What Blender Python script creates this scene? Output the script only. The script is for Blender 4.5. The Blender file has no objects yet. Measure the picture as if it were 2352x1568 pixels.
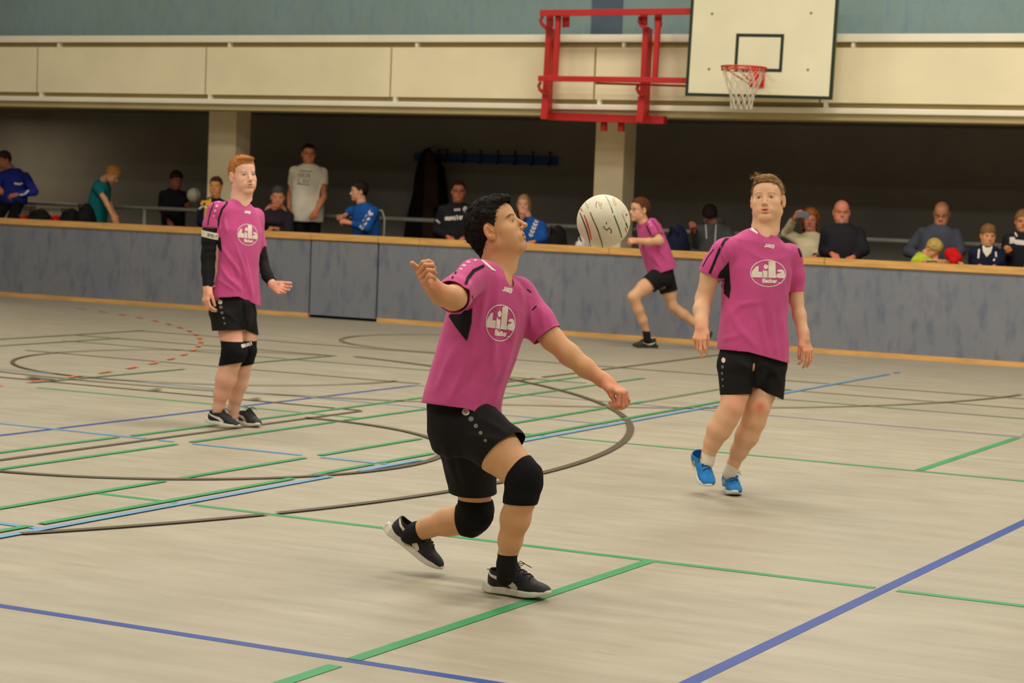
import bpy, math, random
import numpy as np
from mathutils import Vector, Matrix
from mathutils.bvhtree import BVHTree
from mathutils.geometry import delaunay_2d_cdt

# ------------------------------------------------------------------ camera, world, lights, exposure
W, H = 2352, 1568
FPX, YAW, PIT, ROL, HC = 4855.6, -0.47652, 0.06685, 0.03788, 1.535
scene = bpy.context.scene
COL = scene.collection
_f = np.array([math.sin(YAW)*math.cos(PIT), math.cos(YAW)*math.cos(PIT), -math.sin(PIT)])
_r = np.array([math.cos(YAW), -math.sin(YAW), 0.0])
_u = np.cross(_r, _f)
CF = _f
CR = math.cos(ROL)*_r + math.sin(ROL)*_u
CU = -math.sin(ROL)*_r + math.cos(ROL)*_u
CC = np.array([0.0, 0.0, HC])
cam = bpy.data.cameras.new('camera'); camo = bpy.data.objects.new('camera', cam); COL.objects.link(camo)
cam.sensor_width = 36.0; cam.lens = FPX/W*36.0; cam.clip_end = 200
M = Matrix.Identity(4)
for i in range(3):
    M[i][0] = CR[i]; M[i][1] = CU[i]; M[i][2] = -CF[i]; M[i][3] = CC[i]
camo.matrix_world = M
cam.dof.use_dof = True; cam.dof.focus_distance = 8.15; cam.dof.aperture_fstop = 6.3
scene.camera = camo
scene.view_settings.view_transform = 'Standard'
try: scene.view_settings.look = 'None'
except Exception: pass
scene.view_settings.gamma = 1.0
scene.view_settings.use_curve_mapping = False
scene.view_settings.exposure = 0.0
world = bpy.data.worlds.new('world'); scene.world = world; world.use_nodes = True
world.node_tree.nodes['Background'].inputs[0].default_value = (1.0, 0.86, 0.66, 1)
world.node_tree.nodes['Background'].inputs[1].default_value = 0.0

LIGHT_W = 188.0
def area(name, loc, sx, sy, watt, col=(0.985, 0.965, 0.885), rot=(0, 0, 0)):
    l = bpy.data.lights.new(name, 'AREA'); l.shape = 'RECTANGLE'; l.size = sx; l.size_y = sy
    l.energy = watt; l.color = col
    o = bpy.data.objects.new(name, l); o.location = loc; o.rotation_euler = rot; COL.objects.link(o); return o
for ix, lx in enumerate((-17.5, -11.5, -5.5, 1.5)):
    for iy, ly in enumerate((1.0, 7.0, 12.5, 18.0)):
        k = (0.45, 0.76, 1.14, 1.22)[ix] * (0.80, 0.98, 1.04, 1.0)[iy]
        area('hall_lamp_light', (lx, ly, 6.75), 2.6, 1.2, LIGHT_W*k)
area('recess_lamp_light', (-21.3, 23.9, 2.5), 0.9, 0.6, 15, (1, 0.86, 0.6))
# ------------------------------------------------------------------ helpers: projection
def P(x, y, d):
    return CC + (CF + CR*((x-W/2)/FPX) - CU*((y-H/2)/FPX))*d
def ray(x, y):
    return CF + CR*((x-W/2)/FPX) - CU*((y-H/2)/FPX)
def on_floor(x, y, z=0.0):
    d = ray(x, y); return CC + d*((z-HC)/d[2])
def on_wall(x, y, Y):
    d = ray(x, y); return CC + d*(Y/d[1])
def depth_of(p): return float(np.dot(np.asarray(p)-CC, CF))
def to_px(V):
    q = V-CC; z = q@CF
    return np.stack([W/2+FPX*(q@CR)/z, H/2-FPX*(q@CU)/z], 1)
def nrm(v): v = np.asarray(v, float); return v/np.linalg.norm(v)
HR = nrm([CR[0], CR[1], 0]); HF = nrm([CF[0], CF[1], 0]); UP = np.array([0, 0, 1.0])
def facing(phi): a = math.radians(phi); return HR*math.sin(a) - HF*math.cos(a)
def left_of(phi): a = math.radians(phi); return HR*math.cos(a) + HF*math.sin(a)

# ------------------------------------------------------------------ helpers: objects and materials
def srgb(r, g, b, a=1.0):
    f = lambda c: (c/255/12.92) if c <= 10.3 else (((c/255+0.055)/1.055)**2.4)
    return (f(r), f(g), f(b), a)
MATS = {}
def mat(name, col, rough=0.6, spec=0.3, noise=0.0, nscale=8.0, stretch=(1, 1, 1), bump=0.0, bscale=60.0, metal=0.0, vcol=False, col2=None, sheen=0.0, emit=None):
    if name in MATS: return MATS[name]
    m = bpy.data.materials.new(name); m.use_nodes = True; nt = m.node_tree; b = nt.nodes['Principled BSDF']
    b.inputs['Roughness'].default_value = rough; b.inputs['Specular IOR Level'].default_value = spec
    b.inputs['Metallic'].default_value = metal
    if sheen: b.inputs['Sheen Weight'].default_value = sheen
    src = None
    if vcol:
        a = nt.nodes.new('ShaderNodeAttribute'); a.attribute_name = 'tint'; src = a.outputs['Color']
    else:
        b.inputs['Base Color'].default_value = col
    tc = nt.nodes.new('ShaderNodeTexCoord')
    if noise > 0:
        mp = nt.nodes.new('ShaderNodeMapping'); mp.inputs['Scale'].default_value = stretch
        nz = nt.nodes.new('ShaderNodeTexNoise'); nz.inputs['Scale'].default_value = nscale; nz.inputs['Detail'].default_value = 5
        nt.links.new(tc.outputs['Object'], mp.inputs[0]); nt.links.new(mp.outputs[0], nz.inputs['Vector'])
        mx = nt.nodes.new('ShaderNodeMix'); mx.data_type = 'RGBA'
        rp = nt.nodes.new('ShaderNodeMapRange'); rp.inputs[1].default_value = 0.32; rp.inputs[2].default_value = 0.68
        nt.links.new(nz.outputs['Fac'], rp.inputs[0]); nt.links.new(rp.outputs[0], mx.inputs[0])
        if vcol:
            m2 = nt.nodes.new('ShaderNodeMix'); m2.data_type = 'RGBA'; m2.blend_type = 'MULTIPLY'; m2.inputs[0].default_value = 1
            mx.inputs[6].default_value = (1-noise, 1-noise, 1-noise, 1); mx.inputs[7].default_value = (1+noise*.5, 1+noise*.5, 1+noise*.5, 1)
            nt.links.new(src, m2.inputs[6]); nt.links.new(mx.outputs[2], m2.inputs[7]); src = m2.outputs[2]
        else:
            c2 = col2 or tuple(min(1, c*(1+noise)) for c in col[:3])+(1,)
            mx.inputs[6].default_value = tuple(c*(1-noise) for c in col[:3])+(1,) if col2 is None else col
            mx.inputs[7].default_value = c2; src = mx.outputs[2]
    if src is not None: nt.links.new(src, b.inputs['Base Color'])
    if bump > 0:
        n2 = nt.nodes.new('ShaderNodeTexNoise'); n2.inputs['Scale'].default_value = bscale; n2.inputs['Detail'].default_value = 3
        bp = nt.nodes.new('ShaderNodeBump'); bp.inputs['Strength'].default_value = bump; bp.inputs['Distance'].default_value = 0.004
        nt.links.new(tc.outputs['Object'], n2.inputs['Vector']); nt.links.new(n2.outputs['Fac'], bp.inputs['Height']); nt.links.new(bp.outputs[0], b.inputs['Normal'])
    MATS[name] = m; return m

def put(o, parent=None, label=None, cat=None, group=None, kind=None):
    COL.objects.link(o)
    if parent is not None: o.parent = parent
    for k, v in (('label', label), ('category', cat), ('group', group), ('kind', kind)):
        if v: o[k] = v
    return o
def empty(name, loc, **kw):
    o = bpy.data.objects.new(name, None); o.empty_display_size = 0.1; o.location = tuple(loc)
    return put(o, **kw)
def mesh_obj(name, V, F, m, parent=None, smooth=True, normals=None, tint=None, **kw):
    """V (n,3) world coordinates, F (m,3|4) array or list of faces"""
    me = bpy.data.meshes.new(name)
    V = np.asarray(V, np.float32)
    if isinstance(F, np.ndarray):
        k = F.shape[1]; me.vertices.add(len(V)); me.vertices.foreach_set('co', V.ravel())
        me.loops.add(F.size); me.loops.foreach_set('vertex_index', F.astype(np.int32).ravel())
        me.polygons.add(len(F)); me.polygons.foreach_set('loop_start', np.arange(0, F.size, k, dtype=np.int32))
        me.polygons.foreach_set('loop_total', np.full(len(F), k, np.int32))
        me.update(calc_edges=True); me.validate()
    else:
        me.from_pydata([tuple(map(float, v)) for v in V], [], [tuple(int(i) for i in f) for f in F]); me.update()
    if smooth: me.polygons.foreach_set('use_smooth', np.ones(len(me.polygons), bool))
    if tint is not None:
        a = me.attributes.new('tint', 'FLOAT_COLOR', 'POINT')
        t = np.ones((len(V), 4), np.float32); t[:, :3] = tint; a.data.foreach_set('color', t.ravel())
    if normals is not None and len(me.vertices) == len(V):
        try: me.normals_split_custom_set_from_vertices([tuple(n) for n in normals.tolist()])
        except Exception: pass
    me.materials.append(m)
    o = bpy.data.objects.new(name, me); put(o, parent, **kw)
    if parent is not None and parent.type == 'EMPTY':
        o.matrix_parent_inverse = Matrix.Translation(-Vector(parent.location))
    return o

class MB:
    def __init__(s): s.v = []; s.f = []
    def add(s, V, F):
        n = len(s.v); s.v += [tuple(map(float, v)) for v in V]; s.f += [tuple(i+n for i in f) for f in F]; return s
    def box(s, x0, x1, y0, y1, z0, z1):
        V = [(x, y, z) for x in (x0, x1) for y in (y0, y1) for z in (z0, z1)]
        return s.add(V, [(0, 1, 3, 2), (4, 6, 7, 5), (0, 4, 5, 1), (2, 3, 7, 6), (0, 2, 6, 4), (1, 5, 7, 3)])
    def bar(s, a, b, w, h, up=(0, 0, 1)):
        a = np.array(a, float); b = np.array(b, float); d = nrm(b-a); x = nrm(np.cross(d, up)); y = np.cross(x, d)
        V = [p+x*sx*w/2+y*sy*h/2 for p in (a, b) for sx, sy in ((-1, -1), (1, -1), (1, 1), (-1, 1))]
        return s.add(V, [(3, 2, 1, 0), (4, 5, 6, 7), (0, 1, 5, 4), (1, 2, 6, 5), (2, 3, 7, 6), (3, 0, 4, 7)])
    def tube(s, pts, r, n=8, caps=True):
        pts = [np.array(p, float) for p in pts]; rs = r if hasattr(r, '__len__') else [r]*len(pts)
        V = []; F = []; x = None
        for i, p in enumerate(pts):
            d = nrm(pts[min(i+1, len(pts)-1)]-pts[max(i-1, 0)])
            if x is None: x = nrm(np.cross(d, (0.31, 0.2, 0.93) if abs(d[2]) < .9 else (1, 0, 0)))
            x = nrm(x-d*np.dot(x, d)); y = np.cross(d, x)
            for k in range(n):
                a = 2*math.pi*k/n; V.append(p+(x*math.cos(a)+y*math.sin(a))*rs[i])
        for i in range(len(pts)-1):
            for k in range(n): F.append((i*n+k, i*n+(k+1) % n, (i+1)*n+(k+1) % n, (i+1)*n+k))
        if caps: F.append(tuple(range(n))[::-1]); F.append(tuple(range((len(pts)-1)*n, len(pts)*n)))
        return s.add(V, F)
    def obj(s, name, m, parent=None, smooth=False, bevel=0, **kw):
        o = mesh_obj(name, s.v, s.f, m, parent, smooth=smooth, **kw)
        if bevel:
            b = o.modifiers.new('b', 'BEVEL'); b.width = bevel; b.segments = 2; b.limit_method = 'ANGLE'
        return o

# ------------------------------------------------------------------ helpers: implicit surfaces
def _hash(ix, iy, iz):
    n = (ix*374761393 + iy*668265263 + iz*2147483647).astype(np.int64)
    n = (n ^ (n >> 13))*1274126177; n = n ^ (n >> 16)
    return (n & 0xffff).astype(np.float32)/32767.5-1.0
def vnoise(Pt):
    i = np.floor(Pt).astype(np.int64); f = (Pt-i).astype(np.float32); f = f*f*(3-2*f); o = 0
    for dx in (0, 1):
        for dy in (0, 1):
            for dz in (0, 1):
                w = (f[:, 0] if dx else 1-f[:, 0])*(f[:, 1] if dy else 1-f[:, 1])*(f[:, 2] if dz else 1-f[:, 2])
                o = o+w*_hash(i[:, 0]+dx, i[:, 1]+dy, i[:, 2]+dz)
    return o
class Prim:
    __slots__ = ('fn', 'lo', 'hi', 'k', 'sub')
    def __init__(s, fn, lo, hi, k=.02, sub=False): s.fn = fn; s.lo = np.array(lo, float); s.hi = np.array(hi, float); s.k = k; s.sub = sub
def cone(a, b, ra, rb=None, k=.02, sub=False):
    a = np.array(a, np.float32); b = np.array(b, np.float32); rb = ra if rb is None else rb
    ab = b-a; L = max(float(ab@ab), 1e-9); m = max(ra, rb)
    def fn(Pt):
        q = Pt-a; t = np.clip((q@ab)/L, 0, 1); q = q-t[:, None]*ab
        return np.sqrt((q*q).sum(1))-(ra+(rb-ra)*t)
    return Prim(fn, np.minimum(a, b)-m, np.maximum(a, b)+m, k, sub)
def ell(c, r, R=None, k=.02, sub=False):
    c = np.array(c, np.float32); r = np.array(r, np.float32); R = np.eye(3) if R is None else np.array(R)
    def fn(Pt):
        q = ((Pt-c)@R)/r; k0 = np.sqrt((q*q).sum(1)); q2 = q/r; k1 = np.sqrt((q2*q2).sum(1))+1e-9
        return k0*(k0-1)/k1
    e = np.sqrt(((R*r)**2).sum(1)); return Prim(fn, c-e, c+e, k, sub)
def loft(secs, k=.02, sub=False, p=2.4, rnd=.03):
    """secs: list of (centre, half_lateral, half_depth, lateral axis, depth axis); sections blend between bisecting planes"""
    C = np.array([s[0] for s in secs], np.float32); A = np.array([s[1] for s in secs]); B = np.array([s[2] for s in secs])
    U = np.array([s[3] for s in secs]); V = np.array([s[4] for s in secs]); m = max(A.max(), B.max()); n = len(C)
    D = [nrm(C[i+1]-C[i]) for i in range(n-1)]; PN = [nrm((D[i-1] if i else D[0])+(D[i] if i < n-1 else D[-1])) for i in range(n)]
    def fn(Pt):
        best = np.full(len(Pt), .5, np.float32)
        for i in range(n-1):
            ds = (Pt-C[i])@PN[i]; de = -((Pt-C[i+1])@PN[i+1])
            ok = ((ds >= 0) | (i == 0)) & ((de >= 0) | (i == n-2)) & (ds+de > 1e-4)
            if not ok.any(): continue
            Q = Pt[ok]; s_ = ds[ok]; e_ = de[ok]; t = np.clip(s_/(s_+e_+1e-9), 0, 1)
            q = Q-C[i]-t[:, None]*(C[i+1]-C[i]); a = A[i]+(A[i+1]-A[i])*t; b = B[i]+(B[i+1]-B[i])*t
            uu = U[i]+(U[i+1]-U[i])*t[:, None]; vv = V[i]+(V[i+1]-V[i])*t[:, None]
            x = np.abs((q*uu).sum(1))/a; y = np.abs((q*vv).sum(1))/b
            r = (x**p+y**p)**(1/p)+1e-9; rad = np.sqrt((x*a)**2+(y*b)**2)+1e-6
            d = (r-1)*np.maximum(rad/r, 0.35*np.minimum(a, b))
            over = np.zeros(len(d))
            if i == 0: over = np.maximum(over, -s_)
            if i == n-2: over = np.maximum(over, -e_)
            ins = np.full(len(d), 9.0)
            if i == 0: ins = np.minimum(ins, s_)
            if i == n-2: ins = np.minimum(ins, e_)
            cap_ = -ins if True else 0
            a1 = d+rnd; b1 = np.maximum(cap_, -9)+rnd
            d = np.where(ins < 8.9, np.minimum(np.maximum(a1, b1), 0)+np.sqrt(np.maximum(a1, 0)**2+np.maximum(b1, 0)**2)-rnd, d)
            best[ok] = np.minimum(best[ok], d)
        return best
    return Prim(fn, C.min(0)-m, C.max(0)+m, k, sub)

class Field:
    def __init__(s, prims=None): s.p = list(prims or [])
    def add(s, *p): s.p += p; return s
    def ev(s, Pt, far=0.2):
        f = np.full(len(Pt), far, np.float32)
        for p in s.p:
            mg = p.k+.012
            m = np.all((Pt > p.lo-mg) & (Pt < p.hi+mg), axis=1)
            if not m.any(): continue
            s._mix(f, m, p, Pt[m])
        return f
    @staticmethod
    def _mix(f, m, p, Q):
        d = p.fn(Q).astype(np.float32); g = f[m]; k = p.k
        if p.sub:
            d = -d; h = np.clip(0.5-0.5*(g-d)/k, 0, 1); r = g*(1-h)+d*h+k*h*(1-h)
        else:
            h = np.clip(0.5+0.5*(d-g)/k, 0, 1); r = d*(1-h)+g*h-k*h*(1-h)
        f[m] = r
    def grad(s, Pt, e=0.0012):
        K = np.array([(1, -1, -1), (-1, -1, 1), (-1, 1, -1), (1, 1, 1)], np.float32); g = np.zeros_like(Pt); a = 0
        for kk in K:
            v = s.ev(Pt+kk*e); g += kk*v[:, None]; a = a+v
        g = g/(4*e); return a/4, g
    def mesh(s, res, lo=None, hi=None, newton=1, disp=None):
        if lo is None:
            pos = [p for p in s.p if not p.sub]
            lo = np.min([p.lo for p in pos], 0)-res*3; hi = np.max([p.hi for p in pos], 0)+res*3
        lo = np.asarray(lo, float); hi = np.asarray(hi, float)
        n = np.ceil((hi-lo)/res).astype(int)+1
        ax = [(lo[i]+np.arange(n[i])*res).astype(np.float32) for i in range(3)]
        f = np.full(n, 0.2, np.float32)
        for p in s.p:
            mg = p.k+res*2
            a = np.clip(np.floor((p.lo-mg-lo)/res).astype(int), 0, n); b = np.clip(np.ceil((p.hi+mg-lo)/res).astype(int)+1, 0, n)
            if np.any(b <= a): continue
            X, Y, Z = np.meshgrid(ax[0][a[0]:b[0]], ax[1][a[1]:b[1]], ax[2][a[2]:b[2]], indexing='ij')
            Q = np.stack([X.ravel(), Y.ravel(), Z.ravel()], 1)
            sub = f[a[0]:b[0], a[1]:b[1], a[2]:b[2]]; g = sub.ravel().copy()
            s._mix(g, slice(None), p, Q); f[a[0]:b[0], a[1]:b[1], a[2]:b[2]] = g.reshape(sub.shape)
        V, F = nets(f, lo, res)
        if len(V) == 0: return V, F, V
        lo32 = lo.astype(np.float32); e = .8; N = np.zeros_like(V)
        for a_ in range(3):
            for sg in (1, -1):
                q = V.copy(); q[:, a_] += sg*e*res; N[:, a_] += sg*tri_sample(f, (q-lo32)/res)
        N /= np.linalg.norm(N, axis=1)[:, None]+1e-9
        return V.astype(np.float32), F, N.astype(np.float32)
def tri_sample(f, q):
    n = np.array(f.shape)-2; i = np.clip(np.floor(q).astype(np.int32), 0, n); t = (q-i).astype(np.float32); o = 0
    fl = f.ravel(); sy = f.shape[2]; sx = f.shape[1]*sy; b = i[:, 0]*sx+i[:, 1]*sy+i[:, 2]
    for dx in (0, 1):
        wx = t[:, 0] if dx else 1-t[:, 0]
        for dy in (0, 1):
            wy = wx*(t[:, 1] if dy else 1-t[:, 1]); k = b+dx*sx+dy*sy
            o = o+wy*((1-t[:, 2])*fl[k]+t[:, 2]*fl[k+1])
    return o
def nets(f, lo, res):
    n = np.array(f.shape); ins = f < 0
    c = np.zeros(n-1, np.int8)
    for dx in (0, 1):
        for dy in (0, 1):
            for dz in (0, 1): c += ins[dx:n[0]-1+dx, dy:n[1]-1+dy, dz:n[2]-1+dz]
    act = (c > 0) & (c < 8); I = np.argwhere(act)
    if len(I) == 0: return np.zeros((0, 3), np.float32), np.zeros((0, 4), int)
    vid = np.full(n-1, -1, np.int32); vid[act] = np.arange(len(I))
    cor = [(a, b, d) for a in (0, 1) for b in (0, 1) for d in (0, 1)]
    val = {q: f[I[:, 0]+q[0], I[:, 1]+q[1], I[:, 2]+q[2]] for q in cor}
    acc = np.zeros((len(I), 3)); cnt = np.zeros(len(I))
    for q in cor:
        for a in range(3):
            if q[a] == 0:
                q2 = tuple(1 if i == a else q[i] for i in range(3)); v0, v1 = val[q], val[q2]
                m = (v0 < 0) != (v1 < 0); t = np.where(m, v0/(v0-v1+1e-12), 0)
                pt = np.tile(np.array(q, float), (len(I), 1)); pt[:, a] = t; acc[m] += pt[m]; cnt[m] += 1
    V = (I+acc/np.maximum(cnt, 1)[:, None])*res+lo
    Fs = []
    for a in range(3):
        b, d = (a+1) % 3, (a+2) % 3
        s0 = [slice(None)]*3; s1 = [slice(None)]*3; s0[a] = slice(0, n[a]-1); s1[a] = slice(1, n[a])
        e = ins[tuple(s0)] != ins[tuple(s1)]; J = np.argwhere(e)
        J = J[(J[:, b] > 0) & (J[:, d] > 0) & (J[:, b] < n[b]-1) & (J[:, d] < n[d]-1)]
        if len(J) == 0: continue
        fl = ins[tuple(s0)][J[:, 0], J[:, 1], J[:, 2]]
        def g(ob, od):
            K = J.copy(); K[:, b] += ob; K[:, d] += od; return vid[K[:, 0], K[:, 1], K[:, 2]]
        Q = np.stack([g(-1, -1), g(0, -1), g(0, 0), g(-1, 0)], 1); Q[~fl] = Q[~fl][:, ::-1]; Fs.append(Q)
    return V.astype(np.float32), np.concatenate(Fs)
def tris(F): return np.concatenate([F[:, [0, 1, 2]], F[:, [0, 2, 3]]]) if F.shape[1] == 4 else F
def compact(V, T, *ex):
    u, inv = np.unique(T.ravel(), return_inverse=True)
    return (V[u], inv.reshape(T.shape))+tuple(e[u] if e is not None else None for e in ex)
def clip(V, T, c, N=None):
    """keep the part of the triangle mesh where c <= 0"""
    if len(T) == 0: return V, T, N
    k = c[T] <= 0; s = k.sum(1); out = [T[s == 3]]; newV = []; newN = []; base = len(V); cache = {}
    def cut(a, b):
        key = (a, b) if a < b else (b, a)
        if key not in cache:
            t = c[key[0]]/(c[key[0]]-c[key[1]]); cache[key] = base+len(newV); newV.append(V[key[0]]*(1-t)+V[key[1]]*t)
            if N is not None: newN.append(N[key[0]]*(1-t)+N[key[1]]*t)
        return cache[key]
    add = []
    for tri, kk in zip(T[(s > 0) & (s < 3)].tolist(), k[(s > 0) & (s < 3)].tolist()):
        n = sum(kk)
        if n == 1:
            i = kk.index(True); a, b, d = tri[i], tri[(i+1) % 3], tri[(i+2) % 3]; add.append((a, cut(a, b), cut(a, d)))
        else:
            i = kk.index(False); a, b, d = tri[i], tri[(i+1) % 3], tri[(i+2) % 3]; x, y = cut(a, b), cut(a, d)
            add.append((x, b, d)); add.append((x, d, y))
    if add: out.append(np.array(add)); V = np.concatenate([V, np.array(newV, np.float32).reshape(-1, 3)])
    if N is not None and newN: N = np.concatenate([N, np.array(newN, np.float32)])
    return compact(V, np.concatenate(out), N)
def vnormals(V, T):
    a = np.cross(V[T[:, 1]]-V[T[:, 0]], V[T[:, 2]]-V[T[:, 0]]); N = np.zeros_like(V)
    for i in range(3): np.add.at(N, T[:, i], a)
    return N/(np.linalg.norm(N, axis=1)[:, None]+1e-12)
# ------------------------------------------------------------------ people: head, hand, shoe, cloth
def head_axes(phi, pitch=0, roll=0):
    """columns: person's right, forward, up (unit, world). pitch up positive; roll tilts head to its right"""
    F = facing(phi); L = left_of(phi); Rt = -L
    p = math.radians(pitch); F2 = F*math.cos(p)+UP*math.sin(p); U2 = -F*math.sin(p)+UP*math.cos(p)
    r = math.radians(roll); R3 = Rt*math.cos(r)-U2*math.sin(r); U3 = Rt*math.sin(r)+U2*math.cos(r)
    return np.stack([R3, F2, U3], 1)
class Head:
    def __init__(s, c, phi, pitch=0, roll=0, sc=1.0, wide=1.0, nose=1.0, mouth=0.35, jaw=1.0, detail=True, fat=0.0, eyeopen=1.0):
        s.c = np.array(c, float); s.R = head_axes(phi, pitch, roll); s.sc = sc; s.par = (wide, nose, mouth, jaw, detail, fat, eyeopen)
    def w(s, x, y, z): return s.c+s.R@np.array([x, y, z])*s.sc
    def loc(s, V): return ((V-s.c)@s.R)/s.sc
    def prims(s):
        wd, ns, mo, jw, det, fat, eo = s.par; q = s.sc; o = []
        E = lambda c, r, k=.015, sub=False, rot=None: o.append(ell(s.w(*c), np.array(r)*q, s.R if rot is None else s.R@rot, k*q, sub))
        C = lambda a, b, ra, rb=None, k=.012, sub=False: o.append(cone(s.w(*a), s.w(*b), ra*q, (rb if rb is not None else ra)*q, k*q, sub))
        E((0, -.016, .032), (.075*wd, .094, .085))
        E((0, .022, -.018), (.0635*wd, .0665, .092), .02)
        E((0, .030, .044), (.060*wd, .058, .052), .02)
        for x in (-1, 1):
            C((x*.050*wd, -.004, -.058), (x*.014, .062, -.097), .021+fat, .016+fat, .022)
            E((x*.040*wd, .048, -.028), (.024+fat, .028, .026), .02)
            E((x*.040*wd, .036, -.062), (.022+fat, .036, .030), .02)
        E((0, .066, -.097), (.021*jw, .016, .016), .014)
        E((0, .010, -.085), (.042+fat, .050, .022+fat), .02)
        C((-.034, .0755, .0175), (.034, .0755, .0175), .0085, k=.013)
        for x in (-1, 1): E((x*.0325, .096, -.001), (.0165, .017, .0110), .009, True)
        C((0, .082, .010), (0, .1020*ns+.000, -.028), .0062, .0088, .011)
        E((0, .1055*ns, -.0325), (.0098, .0095, .0088), .006)
        for x in (-1, 1): E((x*.0115, .0955, -.0360), (.0062, .0085, .0062), .005)
        E((0, .0770, -.0625), (.033, .0140, .023), .016)
        if det:
            for x in (-1, 1): E((x*.0055, .101, -.0425), (.0028, .0050, .0030), .002, True)
            C((0, .0945, -.0470), (0, .0945, -.0535), .0020, .0026, .004, True)
        for x in (-1, 1):
            C((x*.001, .0900, -.0585), (x*.0125, .0865, -.0598), .0042, .0036, .004)
            C((x*.0125, .0865, -.0598), (x*.0240, .0775, -.0632), .0036, .0014, .004)
            C((x*.001, .0885, -.0705-mo*.005), (x*.0115, .0858, -.0700-mo*.004), .0050, .0044, .004)
            C((x*.0115, .0858, -.0700-mo*.004), (x*.0225, .0775, -.0655), .0044, .0016, .004)
        if det:
            E((0, .094, -.0640-mo*.003), (.0215, .014, .0008+.0048*mo), .0018, True)
        E((0, .084, -.0800-mo*.004), (.016, .006, .0035), .006, True)
        if det:
            for x in (-1, 1):
                E((x*.0315, .0690, .0005), (.0138, .0138, .0138), .003)
                E((x*.0320, .0835, -.0008), (.0128, .0105, .0042*eo), .0012, True)
        for x in (-1, 1):
            rot = np.array([[math.cos(.30*x), -math.sin(.30*x), 0], [math.sin(.30*x), math.cos(.30*x), 0], [0, 0, 1]])
            E((x*.0790*wd, -.010, -.006), (.0070, .0175, .0310), .006, False, rot)
            E((x*.0780*wd, -.004, -.026), (.0065, .0110, .0150), .006, False, rot)
            if det: E((x*.0862*wd, -.007, -.003), (.0062, .0098, .0180), .004, True, rot)
            if det: C((x*.0810*wd, .004, -.004), (x*.079*wd, .006, -.012), .0042, .0035, .003)
        return o
    def tint(s, V, base, lip=(.62, .22, .17), brow=None, flush=.25, stubble=0):
        q = s.loc(V); T = np.tile(np.array(base[:3], np.float32), (len(V), 1)); g = lambda c, r: np.exp(-(((q-np.array(c))/np.array(r))**2).sum(1))[:, None]
        red = np.array([1.04, .74, .66])
        T = T*(1-(g((.045, .06, -.032), (.02, .03, .02))+g((-.045, .06, -.032), (.02, .03, .02)))*flush*(1-red))
        T = T*(1-g((0, .108, -.033), (.013, .02, .012))*flush*1.1*(1-red))
        T = T*(1-(g((.082, -.01, -.006), (.012, .02, .03))+g((-.082, -.01, -.006), (.012, .02, .03)))*.7*(1-red))
        for x in (1, -1):
            a = np.clip((g((x*.010, .090, -.0588), (.016, .014, .0036))+g((x*.009, .089, -.0720), (.015, .014, .0046)))*1.15, 0, 1)
            T = T*(1-a*.7)+np.array(lip)*a*.7
        m = np.clip(g((0, .078, -.0655), (.018, .0085, .0048))*1.5, 0, 1)*(q[:, 1:2] < .0835); T = T*(1-m*.93)
        for x in (1, -1):
            a = np.clip(g((x*.032, .084, .0022), (.0135, .012, .0032))*.9, 0, 1); T = T*(1-a*.45)
            a = np.clip(g((x*.032, .082, -.004), (.016, .012, .009))*.5, 0, 1); T = T*(1-a*.25)
        if brow is not None:
            for x in (1, -1):
                xx = q[:, 0]*x; z0 = .0185+.0045*np.sin(np.clip((xx-.012)/.038, 0, 1)*math.pi*.8)-np.clip(xx-.040, 0, 1)*.35
                a = np.exp(-((q[:, 2]-z0)/.0042)**4)*np.clip((xx-.010)/.006, 0, 1)*np.clip((.056-xx)/.012, 0, 1)*(q[:, 1] > .03)
                a = a[:, None]*brow[3]; T = T*(1-a)+np.array(brow[:3])*a
        if stubble:
            a = g((0, .07, -.085), (.05, .06, .035))*stubble; T = T*(1-a)+np.array((.12, .09, .07))*a
        return T
    def eyes(s, parent, iris=(.12, .07, .04), look=(0, 0)):
        for x in (-1, 1):
            n, m2 = 14, 10; V = []; T = []; F = []
            c = s.w(x*.0315, .0690, .0005); g = nrm(s.R@np.array([look[0], 1, look[1]]))
            a = nrm(np.cross(g, s.R[:, 2])); b = np.cross(a, g); r = .0131*s.sc
            for i in range(m2+1):
                th = math.pi*(i/m2)**1.25
                for j in range(n):
                    f = 2*math.pi*j/n; V.append(c+r*(g*math.cos(th)+(a*math.cos(f)+b*math.sin(f))*math.sin(th)))
                    T.append((.01, .008, .006) if th < .22 else (iris if th < .50 else (.46, .43, .39)))
            for i in range(m2):
                for j in range(n): F.append((i*n+j, i*n+(j+1) % n, (i+1)*n+(j+1) % n, (i+1)*n+j))
            mesh_obj('eye', V, F, MATS['eye'], parent, tint=np.array(T))

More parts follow.
